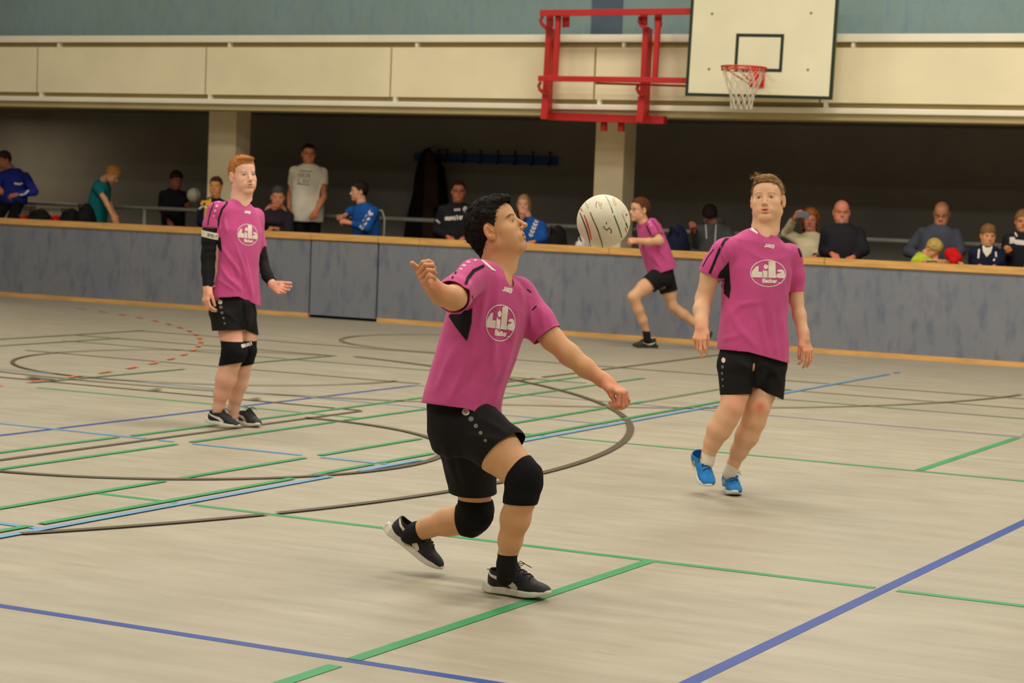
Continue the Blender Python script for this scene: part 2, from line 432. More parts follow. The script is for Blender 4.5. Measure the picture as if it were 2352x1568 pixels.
def hair_obj(hd, parent, col, thick=.016, top=.02, back=-.055, front=.070, side=-.002, seed=1, res=.0035, curl=.004, nstr=2600, slen=.028, swid=.0016, flow=(0, 1, .2), lift=.5, part='hair', fringe=0.0, extra=None, cutb=None, tmask=None, ear=True):
    q = hd.sc; wd = hd.par[0]; S = Field()
    S.add(ell(hd.w(0, -.016, .032+top*.35), np.array([.075*wd+thick, .094+thick, .085+top])*q, hd.R, .01))
    S.add(ell(hd.w(0, .012, .050+top*.3), np.array([.066*wd+thick*.7, .072+thick*.6, .062+top])*q, hd.R, .01))
    S.add(cone(hd.w(0, -.060, .0), hd.w(0, -.055, back+.02), .052*q, .045*q, .02))
    if extra: S.add(*extra(hd))
    V, F, N = S.mesh(res); T = tris(F); L = hd.loc(V)
    # hairline: remove face, ears and lower neck
    xx = np.abs(L[:, 0])/wd; y = L[:, 1]; z = L[:, 2]
    line = front - fringe + .10*np.clip(.045-y, 0, .2)*0 - np.clip(xx-.036, 0, 1)*.35
    fr = line
    sb = np.where(y > .045, fr, np.where(y > .012, side+(fr-side)*np.clip((y-.012)/.033, 0, 1)**.7, np.where(y > -.028, side*1.0+.012, back+(side-back)*np.clip((y+.045)/.017, 0, 1))))
    c = (sb-z)+(vnoise(L*140+seed)*.0022)
    if ear:
        eq = 1-np.sqrt(((xx-.080)/.034)**2+((y+.006)/.024)**2+((z+.010)/.040)**2); c = np.maximum(c, eq*.024)
    if cutb is not None: c = np.maximum(c, cutb(L))
    dsp = vnoise(L*np.array([60, 38, 60])+seed*7)*.6+vnoise(L*np.array([130, 90, 130])+seed*3)*.4
    V = V+N*((dsp*curl*q)[:, None])
    V, T, N = clip(V, T, c.astype(np.float32), N)
    me_n = len(V); rng = np.random.RandomState(seed)
    nv = [V]; nf = [T]
    if nstr:
        Ls = hd.loc(V); okv = np.where(((np.abs(Ls[:, 0])/wd-.080)/.040)**2+((Ls[:, 1]+.006)/.034)**2+((Ls[:, 2]+.010)/.052)**2 > 1)[0] if ear else np.arange(len(V)); idx = okv[rng.randint(0, len(okv), nstr)]; p = V[idx]; n = N[idx]; fl = hd.R@np.array(flow, float)
        if callable(tmask): pass
        d = fl-n*(n@fl)[:, None]; d = d/(np.linalg.norm(d, axis=1)[:, None]+1e-6)+rng.randn(nstr, 3)*.35+n*lift*rng.rand(nstr, 1)
        d /= np.linalg.norm(d, axis=1)[:, None]; ln = slen*q*(.5+rng.rand(nstr, 1)*.8); w = np.cross(d, n); w /= np.linalg.norm(w, axis=1)[:, None]+1e-6; w *= swid*q
        c1 = rng.randn(nstr, 3)*.25; rows = []
        for i, t in enumerate((0, .35, .7, 1.0)):
            cc = p-n*.002+d*ln*t+(c1-n*.35)*ln*t*t*.6; ww = w*(1-t*.85); rows += [cc-ww, cc+ww]
        R = np.stack(rows, 1).reshape(-1, 3); base = me_n+np.arange(nstr)*8; FF = []
        for i in range(3): a = base+i*2; FF += [np.stack([a, a+1, a+3], 1), np.stack([a, a+3, a+2], 1)]
        nv.append(R.astype(np.float32)); nf += FF
    V2 = np.concatenate(nv); T2 = np.concatenate(nf)
    j = vnoise(hd.loc(V2)*np.array([160, 60, 160])+5)*.32+1
    c1 = np.array(col[:3])[None, :]*j[:, None]
    return mesh_obj(part, V2, T2, MATS['hair'], parent, tint=c1)

def hand_prims(w, d, back, q=1.0, side=1, curl=(25, 30, 20), spread=3, thumb=(35, 20), tcurl=20, curls=None):
    """w wrist centre, d direction wrist->knuckles, back = dorsal normal, side=+1 thumb on cross(d,back)"""
    w = np.array(w, float); d = nrm(d); n = nrm(np.array(back, float)-d*np.dot(back, d)); x = np.cross(d, n)*side
    L = lambda a, b, c: w+(x*a+d*b+n*c)*q
    o = [cone(L(0, -.01, 0), L(0, .02, 0), .0235*q, .024*q, .012),
         loft([(L(0, .0, 0), .026*q, .018*q, x, n), (L(.002, .045, 0), .037*q, .0155*q, x, n), (L(0, .084, 0), .0385*q, .0125*q, x, n)], .012, p=2.6, rnd=.006),
         cone(L(.018, .018, -.008), L(.033, .045, -.008), .0165*q, .0135*q, .012)]
    spec = [(.0285, .084, (.041, .025, .020), .0092), (.0098, .089, (.045, .028, .021), .0094), (-.0090, .086, (.042, .026, .021), .0090), (-.0270, .078, (.033, .020, .018), .0080)]
    for i, (fx, fy, seg, r) in enumerate(spec):
        cu = curls[i] if curls else curl; p = L(fx, fy, 0); sp = math.radians(spread*(1.5-i)); a = 0
        o.append(ell(L(fx, fy-.004, .002), np.array([.0105, .013, .0105])*q, np.stack([x, d, n], 1), .007))
        for j, sl in enumerate(seg):
            a += math.radians(cu[j]); dr = (d*math.cos(sp)+x*math.sin(sp))*math.cos(a)-n*math.sin(a)
            e = p+dr*sl*q; o.append(cone(p, e, r*q*(1-.07*j), r*q*(.93-.07*j), .0022 if j == 0 else .003)); p = e
    a1, a2 = map(math.radians, thumb); p = L(.026, .026, -.006); dr = nrm(x*math.sin(a1)+d*math.cos(a1)-n*math.sin(a2)); ax = nrm(np.cross(dr, x*.3-n)); 
    for j, (sl, r) in enumerate(((.040, .0125), (.030, .0108), (.024, .0098))):
        e = p+dr*sl*q; o.append(cone(p, e, r*q, r*q*.9, .006 if j == 0 else .003)); p = e
        t = math.radians(tcurl); tgt = nrm(-x*.8-n*.5+d*.2); dr = nrm(dr*math.cos(t)+tgt*math.sin(t))
    return o

def body_mesh(S, parent, m, res, fine, tintf, label=None):
    """fine: list of (centre, radius, res) spheres meshed finer; body stays one mesh object"""
    Vs, Ts, Ns = [], [], []; off = 0
    def push(V, T, N):
        nonlocal off
        Vs.append(V); Ts.append(T+off); Ns.append(N); off += len(V)
    V, F, N = S.mesh(res); T = tris(F)
    for c, r, rr in fine:
        dd = r-np.linalg.norm(V-np.array(c), axis=1); V, T, N = clip(V, T, dd.astype(np.float32), N)
    push(V, T, N)
    for c, r, rr in fine:
        c = np.array(c); v, f, n = S.mesh(rr, c-r-rr*3, c+r+rr*3)
        if len(v) == 0: continue
        t = tris(f); v, t, n = clip(v, t, (np.linalg.norm(v-c, axis=1)-r).astype(np.float32), n); push(v, t, n)
    V = np.concatenate(Vs); T = np.concatenate(Ts); N = np.concatenate(Ns)
    for F_, cuts in WORN:          # keep the skin under the garments
        lo = np.min([p.lo for p in F_.p], 0)-.03; hi = np.max([p.hi for p in F_.p], 0)+.03
        free = np.zeros(len(V), bool)
        for c, r, rr in fine: free |= np.linalg.norm(V-np.array(c), axis=1) < r+.002
        i = np.where(np.all((V > lo) & (V < hi), 1) & ~free)[0]
        if len(i) == 0: continue
        for _ in range(2):
            d, g = F_.grad(V[i]); cov = np.full(len(i), 1.0)
            for c in cuts: cov = np.minimum(cov, np.clip(-c(V[i])/.018, 0, 1))
            push_ = np.clip(d+.011, 0, .03)*np.clip((.034-d)/.012, 0, 1)*cov
            V[i] = V[i]-g/(np.linalg.norm(g, axis=1)[:, None]+1e-6)*push_[:, None]
    WORN.clear()
    return mesh_obj('body', V, T, m, parent, normals=N, tint=tintf(V))

WORN = []
class Cloth:
    """garment from a field; cuts remove regions; displaced by folds; keeps a BVH for prints"""
    def __init__(s, name, S, m, parent, res, cuts=(), folds=(), amp=.003, nz=(9, 9, 3), seed=3, thick=.0025, tint=None, fine=.0008):
        WORN.append((S, list(cuts)))
        V, F, N = S.mesh(res); T = tris(F)
        d = np.zeros(len(V), np.float32)
        if amp:
            a = vnoise(V*np.array(nz)+seed+vnoise(V*4+seed)[:, None]*.8); b = vnoise(V*np.array(nz)*2.1+seed*5)
            d += amp*((1-np.abs(a)*2)*.75+b*.35)
        if fine: d += fine*vnoise(V*np.array([40, 40, 26])+seed)
        if len(folds):
            px = to_px(V); vis = (N*(CC-V)).sum(1) > 0
            for pts, w, h in folds:
                best = np.full(len(V), 1e9); sp = np.zeros(len(V)); ns = len(pts)-1
                for si, ((x0, y0), (x1, y1)) in enumerate(zip(pts[:-1], pts[1:])):
                    ab = np.array([x1-x0, y1-y0], float); q = px-np.array([x0, y0]); t = np.clip((q@ab)/(ab@ab), 0, 1)
                    dd = np.hypot(*(q-t[:, None]*ab).T); sp = np.where(dd < best, (si+t)/ns, sp); best = np.minimum(best, dd)
                d += np.where(vis, 1.7*h*np.exp(-(best/w)**2)*np.sin(np.clip(sp, .02, .98)*math.pi)**.7, 0)
        V = V+N*d[:, None]
        for c in cuts:
            V, T, N = clip(V, T, c(V).astype(np.float32), N)
        s.V, s.T = V, T
        s.o = mesh_obj(name, V, T, m, parent, tint=tint(V) if tint else None)
        if thick:
            md = s.o.modifiers.new('t', 'SOLIDIFY'); md.thickness = thick; md.offset = -1
        s.bvh = BVHTree.FromPolygons([tuple(v) for v in V.tolist()], T.tolist())
    def hit(s, x, y):
        d = Vector(nrm(ray(x, y))); r = s.bvh.ray_cast(Vector(CC), d)
        if r[0] is None: return None
        n = r[1] if r[1].dot(d) < 0 else -r[1]
        return np.array(r[0]+n*.0016)
def cut_plane(p, n, c=None, r=None):
    p = np.array(p, float); n = nrm(n)
    if c is None: return lambda V: (V-p)@n
    c = np.array(c, float); return lambda V: np.minimum((V-p)@n, r-np.linalg.norm(V-c, axis=1))
def cut_sleeve(p, n, torso, c=None, r=.25):
    p = np.array(p, float); n = nrm(n); c = p if c is None else np.array(c, float)
    return lambda V: np.minimum(np.minimum((V-p)@n, r-np.linalg.norm(V-c, axis=1)), torso.fn(V.astype(np.float32))-.028)
def cut_pxline(a, b, side=1, box=None):
    """remove what lies on one side of the plane through the camera and two image points (a seam cut square to the view)"""
    r1, r2 = ray(*a), ray(*b); n = nrm(np.cross(r1, r2))*side
    def f(V):
        c = (V-CC)@n
        if box:
            p = to_px(V); x0, y0, x1, y1 = box
            c = np.minimum(c, np.minimum(np.minimum(p[:, 0]-x0, x1-p[:, 0]), np.minimum(p[:, 1]-y0, y1-p[:, 1]))*.002)
        return c
    return f
def cut_ball(c, r):
    c = np.array(c, float); return lambda V: r-np.linalg.norm(V-c, axis=1)
def cut_ell(c, r, R):
    c = np.array(c, float); R = np.array(R); r = np.array(r)
    return lambda V: (1-np.linalg.norm(((V-c)@R)/r, axis=1))*float(r.min())

# prints: closed outlines in image coordinates laid onto the garment they belong to
def print_poly(cl, polys, m, parent, name='print', step=7, mapf=None):
    VV = []; FF = []
    for poly in polys:
        poly = [tuple(map(float, p)) for p in poly]; B = []
        for (x0, y0), (x1, y1) in zip(poly, poly[1:]+poly[:1]):
            n = max(1, int(math.hypot(x1-x0, y1-y0)/step)); B += [(x0+(x1-x0)*i/n, y0+(y1-y0)*i/n) for i in range(n)]
        xs = [p[0] for p in B]; ys = [p[1] for p in B]; pts = list(B); e = [(i, (i+1) % len(B)) for i in range(len(B))]
        yy = min(ys)+step*.5
        while yy < max(ys):
            xx = min(xs)+step*.5
            while xx < max(xs):
                ins = False; mind = 1e9
                for i in range(len(B)):
                    a, b = B[i], B[(i+1) % len(B)]; mind = min(mind, math.hypot(a[0]-xx, a[1]-yy))
                    if (a[1] > yy) != (b[1] > yy) and xx < (b[0]-a[0])*(yy-a[1])/(b[1]-a[1])+a[0]: ins = not ins
                if ins and mind > step*.45: pts.append((xx, yy))
                xx += step
            yy += step
        r = delaunay_2d_cdt([Vector(p) for p in pts], e, [], 1, 1e-5)
        vs, fs = r[0], r[2]; H_ = []
        for v in vs:
            u = mapf(v[0], v[1]) if mapf else (v[0], v[1]); H_.append(cl.hit(*u))
        base = len(VV); ok = [h is not None for h in H_]; VV += [h if h is not None else np.zeros(3) for h in H_]
        for f in fs:
            if all(ok[i] for i in f):
                q = [H_[i] for i in f]
                if max(np.linalg.norm(q[i]-q[i-1]) for i in range(len(q))) < .05: FF.append(tuple(base+i for i in f))
    if FF:
        V2 = np.array(VV); T2 = np.array([f[:3] for f in FF]); V2, T2 = compact(V2, T2)
        _, first, inv = np.unique(np.round(V2*2e4).astype(np.int64), axis=0, return_index=True, return_inverse=True); T2 = first[np.ravel(inv)[T2]]
        T2 = T2[(T2[:, 0] != T2[:, 1]) & (T2[:, 1] != T2[:, 2]) & (T2[:, 0] != T2[:, 2])]
        if name in ('lettering', 'club_print', 'emblem', 'captain_lettering'):
            V2, T2 = compact(V2, T2); return mesh_obj(name, V2, T2.astype(int), m, parent)
        lab = np.arange(len(V2))
        while True:
            mn = lab[T2].min(1); new = lab.copy()
            for i in range(3): np.minimum.at(new, T2[:, i], mn)
            if (new == lab).all(): break
            lab = new
        o = None; nm = {'sleeve_dots': 'sleeve_dot', 'shorts_dots': 'shorts_dot', 'sleeve_chevrons': 'chevron', 'stripes': 'stripe'}.get(name, name)
        for l in np.unique(lab[T2[:, 0]]):
            v, t = compact(V2, T2[lab[T2[:, 0]] == l]); o = mesh_obj(nm, v, t.astype(int), m, parent)
        return o
def stroke(pts, w, closed=False):
    """polyline -> list of quads polygons (image space)"""
    out = []; n = len(pts); L = []; R = []
    for i in range(n):
        if closed: a, b = pts[i-1], pts[(i+1) % n]
        else: a, b = pts[max(i-1, 0)], pts[min(i+1, n-1)]
        dx, dy = b[0]-a[0], b[1]-a[1]; l = math.hypot(dx, dy) or 1; ww = w[i] if hasattr(w, '__len__') else w
        L.append((pts[i][0]-dy/l*ww/2, pts[i][1]+dx/l*ww/2)); R.append((pts[i][0]+dy/l*ww/2, pts[i][1]-dx/l*ww/2))
    for i in range(n if closed else n-1):
        j = (i+1) % n; out.append([L[i], L[j], R[j], R[i]])
    return out
def circle(cx, cy, rx, ry, n=20, rot=0):
    c, s_ = math.cos(rot), math.sin(rot)
    return [(cx+rx*math.cos(t)*c-ry*math.sin(t)*s_, cy+rx*math.cos(t)*s_+ry*math.sin(t)*c) for t in [2*math.pi*i/n for i in range(n)]]
# block letters on a 4 x 6 grid as strokes (x right, y down)
GLY = {'J': [[(0, 4.6), (.6, 5.8), (2, 6), (3, 5), (3, 0)]], 'A': [[(0, 6), (1.8, 0), (3.6, 6)], [(.9, 4), (2.8, 4)]], 'K': [[(0, 0), (0, 6)], [(3.4, 0), (.3, 3.2), (3.6, 6)]],
       'O': [[(1.8, 0), (.3, 1), (0, 3), (.3, 5), (1.8, 6), (3.3, 5), (3.6, 3), (3.3, 1), (1.8, 0)]], 'B': [[(0, 3), (2.6, 3), (3.2, 1.6), (2.6, 0), (0, 0), (0, 6), (2.8, 6), (3.5, 4.5), (2.6, 3)]],
       'a': [[(.3, 2.6), (1.6, 2), (3, 2.8), (3, 6)], [(3, 3.8), (1, 3.9), (.2, 5), (1, 6), (3, 5.2)]], 'c': [[(3, 2.8), (1.6, 2), (.3, 3), (.3, 5), (1.6, 6), (3, 5.3)]], 'k': [[(0, 0), (0, 6)], [(3, 2.2), (.4, 4), (3.2, 6)]],
       'e': [[(.2, 4), (3.1, 4), (2.9, 2.8), (1.6, 2), (.3, 3), (.3, 5), (1.6, 6), (3, 5.4)]], 'r': [[(0, 2), (0, 6)], [(0, 3.2), (1.2, 2.1), (2.6, 2.2)]], 'u': [[(0, 2), (0, 5), (1.2, 6), (2.8, 5.2)], [(2.9, 2), (2.9, 6)]], '.': [[(.6, 5.2), (.6, 6.2)]],
       'S': [[(3.4, .8), (2.6, 0), (.9, 0), (.1, 1.2), (.8, 2.6), (2.8, 3.4), (3.5, 4.7), (2.6, 6), (.8, 6), (0, 5)]], 'P': [[(0, 6), (0, 0), (2.6, 0), (3.4, 1.6), (2.6, 3.2), (0, 3.2)]], 'I': [[(1, 0), (1, 6)]], 'E': [[(3.2, 0), (0, 0), (0, 6), (3.2, 6)], [(0, 3), (2.6, 3)]], 'L': [[(0, 0), (0, 6), (3.2, 6)]],
       'F': [[(3.2, 0), (0, 0), (0, 6)], [(0, 3), (2.6, 3)]], 'R': [[(0, 6), (0, 0), (2.6, 0), (3.4, 1.5), (2.6, 3), (0, 3)], [(1.4, 3), (3.6, 6)]], 'N': [[(0, 6), (0, 0), (3.4, 6), (3.4, 0)]], 'C': [[(3.4, 1), (2, 0), (.5, .8), (0, 3), (.5, 5.2), (2, 6), (3.4, 5)]], 'T': [[(0, 0), (3.6, 0)], [(1.8, 0), (1.8, 6)]], 'D': [[(0, 0), (0, 6), (2, 6), (3.4, 4.6), (3.4, 1.4), (2, 0), (0, 0)]], ':': [[(.6, 2.4), (.6, 3.2)], [(.6, 5), (.6, 6)]], 'Ü': [[(0, 0), (0, 5), (1.2, 6), (2.8, 5.6), (3.2, 4.6), (3.2, 0)]],
       'm': [[(0, 2), (0, 6)], [(0, 3), (1.2, 2), (2, 3), (2, 6)], [(2, 3), (3.2, 2), (4, 3), (4, 6)]], 'n': [[(0, 2), (0, 6)], [(0, 3), (1.5, 2), (2.8, 3), (2.8, 6)]], 's': [[(2.8, 2.5), (1.4, 2), (.3, 2.8), (1.4, 4), (2.8, 5), (1.6, 6), (.2, 5.5)]], 'p': [[(0, 2), (0, 8)], [(0, 3), (1.6, 2), (3, 3.2), (3, 5), (1.6, 6), (0, 5)]], 'i': [[(.6, 2), (.6, 6)]], 't': [[(1.2, .5), (1.2, 5.6), (2.4, 6)], [(0, 2), (2.6, 2)]], 'o': [[(1.6, 2), (.2, 3), (.2, 5), (1.6, 6), (3, 5), (3, 3), (1.6, 2)]], 'l': [[(.6, 0), (.6, 6)]], 'h': [[(0, 0), (0, 6)], [(0, 3.4), (1.5, 2.3), (2.8, 3.2), (2.8, 6)]]}
def text_polys(txt, x0, y0, x1, y1, hgt, wt=.16, slant=0.0, adv=4.6):
    """lettering from (x0,y0) to (x1,y1) along its top edge; hgt = letter height in px"""
    n = len(txt)*adv-.9; ux, uy = (x1-x0)/n, (y1-y0)/n; out = []; k = 0; L = math.hypot(ux, uy); vx, vy = -uy/L*hgt/6, ux/L*hgt/6
    for ch in txt:
        for st in GLY.get(ch, []):
            pts = [(x0+(gx+k-slant*gy)*ux+gy*vx, y0+(gx+k-slant*gy)*uy+gy*vy) for gx, gy in st]
            out += stroke(pts, hgt*wt)
        k += adv*(.55 if ch in '.Iil:' else 1)
    return out
def bakery_logo(quad):
    """oval club sponsor print; quad maps (u right 0..1, v down 0..1) -> image"""
    def mp(u, v):
        (ax, ay), (bx, by), (cx, cy), (dx, dy) = quad
        return ((ax*(1-u)+bx*u)*(1-v)+(dx*(1-u)+cx*u)*v, (ay*(1-u)+by*u)*(1-v)+(dy*(1-u)+cy*u)*v)
    P_ = []
    ring = [(.5+.49*math.cos(t), .49+.485*math.sin(t)) for t in [2*math.pi*i/40 for i in range(40)]]
    inner = [(.5+.468*math.cos(t), .49+.458*math.sin(t)) for t in [2*math.pi*i/40 for i in range(40)]]
    for i in range(40): j = (i+1) % 40; P_.append([ring[i], ring[j], inner[j], inner[i]])
    P_.append([(.12, .34), (.17, .26), (.245, .24), (.235, .44), (.335, .44), (.345, .40), (.345, .645), (.06, .645), (.045, .50), (.07, .41)])  # L
    P_.append([(.362, .33), (.385, .38), (.40, .40), (.485, .40), (.485, .645), (.362, .645)])
    P_.append([(.44+.062*math.cos(t), .255+.085*math.sin(t)) for t in [2*math.pi*i/14 for i in range(14)]])   # dot
    P_.append([(.51, .06), (.60, .045), (.70, .075), (.71, .50), (.74, .645), (.51, .645)])                      # l
    P_.append([(.745, .40), (.78, .35), (.87, .335), (.935, .38), (.955, .47), (.97, .59), (.955, .645), (.80, .645), (.745, .62), (.728, .55), (.76, .485), (.86, .46), (.85, .43), (.79, .43)])
    t = text_polys('Bäcker...'.replace('ä', 'a'), .36, .69, .97, .69, .13, wt=.30, adv=4.3)
    P_ += t
    P_ += [[(.47, .665), (.485, .665), (.485, .680), (.47, .680)], [(.50, .665), (.515, .665), (.515, .680), (.50, .680)]]
    return [[mp(u, v) for u, v in p] for p in P_]

# shoes ---------------------------------------------------------------
def shoe(parent, heel, toe_dir, up, q=1.0, side=1, upper='shoe_black', sole='sole_white', lace='lace_black', toecap=None, stripe='sole_white', style='formstrip', res=.0035, hightop=0.0):
    """heel = world point under the heel; side=+1 -> the outer face points along cross(forward, up)*side"""
    f = nrm(toe_dir); u = nrm(np.array(up)-f*np.dot(up, f)); s_ = np.cross(f, u)
    w = lambda a, b, c: np.array(heel)+(f*a+s_*b*1.0+u*c)*q
    R = np.stack([f, s_, u], 1)
    S = Field([cone(w(.050, 0, .045), w(.066, 0, .090+hightop), .0345*q, .0385*q, .02), cone(w(.06, 0, .08+hightop), w(.088, 0, .094+hightop), .036*q, .034*q, .02), cone(w(.06, 0, .050), w(.165, 0, .045), .037*q, .037*q, .03),
               cone(w(.105, 0, .094+hightop*.6), w(.185, 0, .052), .026*q, .028*q, .03), ell(w(.215, 0, .032), np.array([.064, .0435, .032])*q, R, .02),
               ell(w(.262, 0, .026), np.array([.026, .033, .020])*q, R, .02)])
    o_u = None
    V, F, N = S.mesh(res*q); T = tris(F); L = (V-np.array(heel))@R/q
    zf = lambda x: .024+.010*np.clip((x-.20)/.08, 0, 1)**2-.004*np.clip((x-.08)/.1, 0, 1)
    V, T, N = clip(V, T, (zf(L[:, 0])-L[:, 2]).astype(np.float32), N); L = (V-np.array(heel))@R/q
    op = L[:, 2]-(.086+hightop+.22*np.clip(L[:, 0]-.06, 0, .2)+.25*np.clip(.045-L[:, 0], 0, .1))
    op = np.where(L[:, 0] < .130, op, -.01); V, T, N = clip(V, T, op.astype(np.float32), N)
    uo = mesh_obj('shoe', V, T, MATS[upper], parent); md = uo.modifiers.new('t', 'SOLIDIFY'); md.thickness = .004*q; md.offset = -1
    bv = BVHTree.FromPolygons([tuple(v) for v in V.tolist()], T.tolist())
    def sole_fn(Pt):
        Lq = (Pt-np.array(heel, np.float32))@R.astype(np.float32)/q; x = Lq[:, 0]; y = Lq[:, 1]; z = Lq[:, 2]
        hw = np.interp(x, [-.002, .02, .05, .10, .15, .20, .24, .27, .292], [.018, .033, .038, .036, .042, .048, .044, .032, .012]); yc = np.interp(x, [0, .1, .2, .29], [0, -.001, .002, .004])
        d2 = np.maximum(np.abs(y-yc)-hw, np.maximum(-.010-x, x-.292)); zc = .014+.016*np.clip((x-.19)/.1, 0, 1)**2+.004*np.clip((.03-x)/.04, 0, 1)
        hh = np.interp(x, [0, .05, .15, .24, .29], [.020, .0165, .0135, .0115, .008])
        a_ = d2*.8+.006; b_ = np.abs(z-zc)-hh+.006; return (np.minimum(np.maximum(a_, b_), 0)+np.sqrt(np.maximum(a_, 0)**2+np.maximum(b_, 0)**2)-.006)*q
    a = [w(i, j, k) for i in (-.02, .30) for j in (-.06, .06) for k in (-.01, .05)]
    SS = Field([Prim(sole_fn, np.min(a, 0), np.max(a, 0), .002)]); V, F, N = SS.mesh(res*q, newton=1)
    so = mesh_obj('sole', V, tris(F), MATS[sole], uo)
    def lay(pts, wd, m, nm='stripe', off=.0012):
        """closed patch on the shoe side given in (x, z) shoe coordinates projected across"""
        for sd in ((side,) if nm != 'toe_cap' else (1, -1)):
            polys = pts; VV = []; FF = []
            for poly in polys:
                base = len(VV)
                for (px, pz) in poly:
                    r = bv.ray_cast(Vector(w(px, .12*sd, pz)), Vector(-s_*sd)); VV.append(np.array(r[0]+Vector(s_*sd)*off*q) if r[0] else w(px, .03*sd, pz))
                FF.append(tuple(range(base, base+len(poly))))
            mesh_obj(nm, VV, FF, MATS[m], uo)
    def band(c, ws, n=10):
        # c: control points, ws: widths
        t = np.linspace(0, len(c)-1, n*(len(c)-1)+1); xs = np.interp(t, range(len(c)), [p[0] for p in c]); zs = np.interp(t, range(len(c)), [p[1] for p in c]); w2 = np.interp(t, range(len(c)), ws)
        out = []; Lp = []; Rp = []
        for i in range(len(xs)):
            a, b = max(i-1, 0), min(i+1, len(xs)-1); dx, dz = xs[b]-xs[a], zs[b]-zs[a]; l = math.hypot(dx, dz) or 1
            Lp.append((xs[i]-dz/l*w2[i]/2, zs[i]+dx/l*w2[i]/2)); Rp.append((xs[i]+dz/l*w2[i]/2, zs[i]-dx/l*w2[i]/2))
        for i in range(len(xs)-1):
            for k in range(3):
                g = lambda j, kk: (Lp[j][0]*(1-kk/3)+Rp[j][0]*kk/3, Lp[j][1]*(1-kk/3)+Rp[j][1]*kk/3)
                out.append([g(i, k), g(i+1, k), g(i+1, k+1), g(i, k+1)])
        return out
    if style == 'formstrip':
        lay(band([(.018, .088), (.045, .070), (.085, .060), (.120, .053), (.150, .036), (.160, .026)], [.006, .010, .014, .022, .026, .024]), 0, stripe)
    elif style == 'swoosh':
        lay(band([(.030, .072), (.060, .052), (.100, .040), (.130, .042), (.185, .062)], [.003, .010, .018, .012, .002]), 0, stripe)
    elif style == 'panel':
        lay(band([(.020, .085), (.050, .060), (.100, .044)], [.008, .026, .014]), 0, 'grey_panel', 'side_panel')
        lay(band([(.095, .068), (.110, .055)], [.012, .010], 4), 0, 'lime', 'stripe'); lay(band([(.128, .055), (.142, .044)], [.014, .010], 4), 0, 'lime', 'stripe')
    if toecap:
        FFp = [[(.262, .030), (.285, .026), (.285, .018), (.262, .018)]]
        mb = MB(); vs = [w(.250+.040*math.cos(a)*.95, .036*math.sin(a), .024+.012*(b)) for b in (0, 1) for a in np.linspace(-1.2, 1.2, 9)]
        fs = [(i, i+1, i+10, i+9) for i in range(8)]; vs += [w(.235, 0, .050)]; fs += [(9+i, 10+i, 18) for i in range(8)]
        mesh_obj('toe_cap', vs, fs, MATS[toecap], uo)
    # laces
    mb = MB()
    for i in range(6):
        x = .128+.015*i; pts = []
        for j in range(-4, 5):
            b = j*.0052; r = bv.ray_cast(Vector(w(x+.004*(j/4)*(1 if i % 2 else -1), b, .16)), Vector(-u)); 
            if r[0]: pts.append(np.array(r[0])+u*.002*q)
        if len(pts) > 2: mb.tube(pts, .0022*q, 6)
    r = bv.ray_cast(Vector(w(.132, 0, .2)), Vector(-u)); k = np.array(r[0]) if r[0] else w(.132, 0, .09)
    for sd in (1, -1):
        mb.tube([k+u*.004*q, k+(u*.014+s_*.022*sd+f*.006)*q, k+(u*.004+s_*.042*sd+f*.012)*q, k+(u*-.004+s_*.026*sd+f*.010)*q, k+u*.003*q], .0018*q, 6)
        mb.tube([k+u*.004*q, k+(u*.008+s_*.020*sd+f*.02)*q, k+(u*-.008+s_*.040*sd+f*.045)*q], .0018*q, 6)
    if mb.v: mb.obj('laces', MATS[lace], uo, smooth=True)
    return uo
def px_cone(a, b, ra, rb, d0, k=.02, sub=False):
    """a,b = (x, y, depth offset); radii in image px at that depth"""
    da, db = d0+a[2], d0+b[2]; return cone(P(a[0], a[1], da), P(b[0], b[1], db), ra*da/FPX, rb*db/FPX, k, sub)
def sec(x, y, dz, hw, hd, phi, d0, tilt=0):
    """loft section: image centre, half width and half depth in metres, facing angle"""
    L = left_of(phi); F = facing(phi)
    if tilt: t = math.radians(tilt); L = nrm(L*math.cos(t)+UP*math.sin(t))
    return (P(x, y, d0+dz), hw, hd, L, F)
def chain(S, pts, d0, k=.02):
    for a, b in zip(pts[:-1], pts[1:]): S.add(px_cone(a[:3], b[:3], a[3], b[3], d0, k))

# ------------------------------------------------------------------ materials
mat('skin', (1, 1, 1, 1), rough=.55, spec=.35, vcol=True, noise=.07, nscale=14)
mat('eye', (1, 1, 1, 1), rough=.15, spec=.5, vcol=True)
mat('hair', (1, 1, 1, 1), rough=.7, spec=.14, vcol=True)
mat('jersey', srgb(198, 78, 134), rough=.85, spec=.15, noise=.10, nscale=5, bump=.25, bscale=900, sheen=.15)
mat('black_cloth', srgb(26, 24, 24), rough=.8, spec=.2, noise=.15, nscale=9, bump=.2, bscale=700)
mat('print_white', srgb(232, 218, 205), rough=.7, spec=.2)
mat('print_pink', srgb(240, 160, 190), rough=.7, spec=.2)
mat('print_grey', srgb(120, 118, 112), rough=.6, spec=.3)
mat('print_black', srgb(24, 20, 24), rough=.75, spec=.2)
mat('shoe_black', srgb(34, 32, 34), rough=.55, spec=.35, noise=.12, nscale=40, bump=.3, bscale=500)
mat('shoe_blue', srgb(24, 120, 190), rough=.6, spec=.3, noise=.10, nscale=60, bump=.3, bscale=600)
mat('shoe_dark', srgb(44, 44, 40), rough=.6, spec=.3, noise=.12, nscale=40)
mat('sole_white', srgb(222, 216, 200), rough=.6, spec=.3, noise=.06, nscale=30)
mat('sole_dark', srgb(50, 50, 44), rough=.7)
mat('lace_black', srgb(18, 17, 18), rough=.8); mat('lace_navy', srgb(16, 24, 48), rough=.8)
mat('grey_panel', srgb(150, 150, 145), rough=.5); mat('lime', srgb(205, 225, 80), rough=.5)
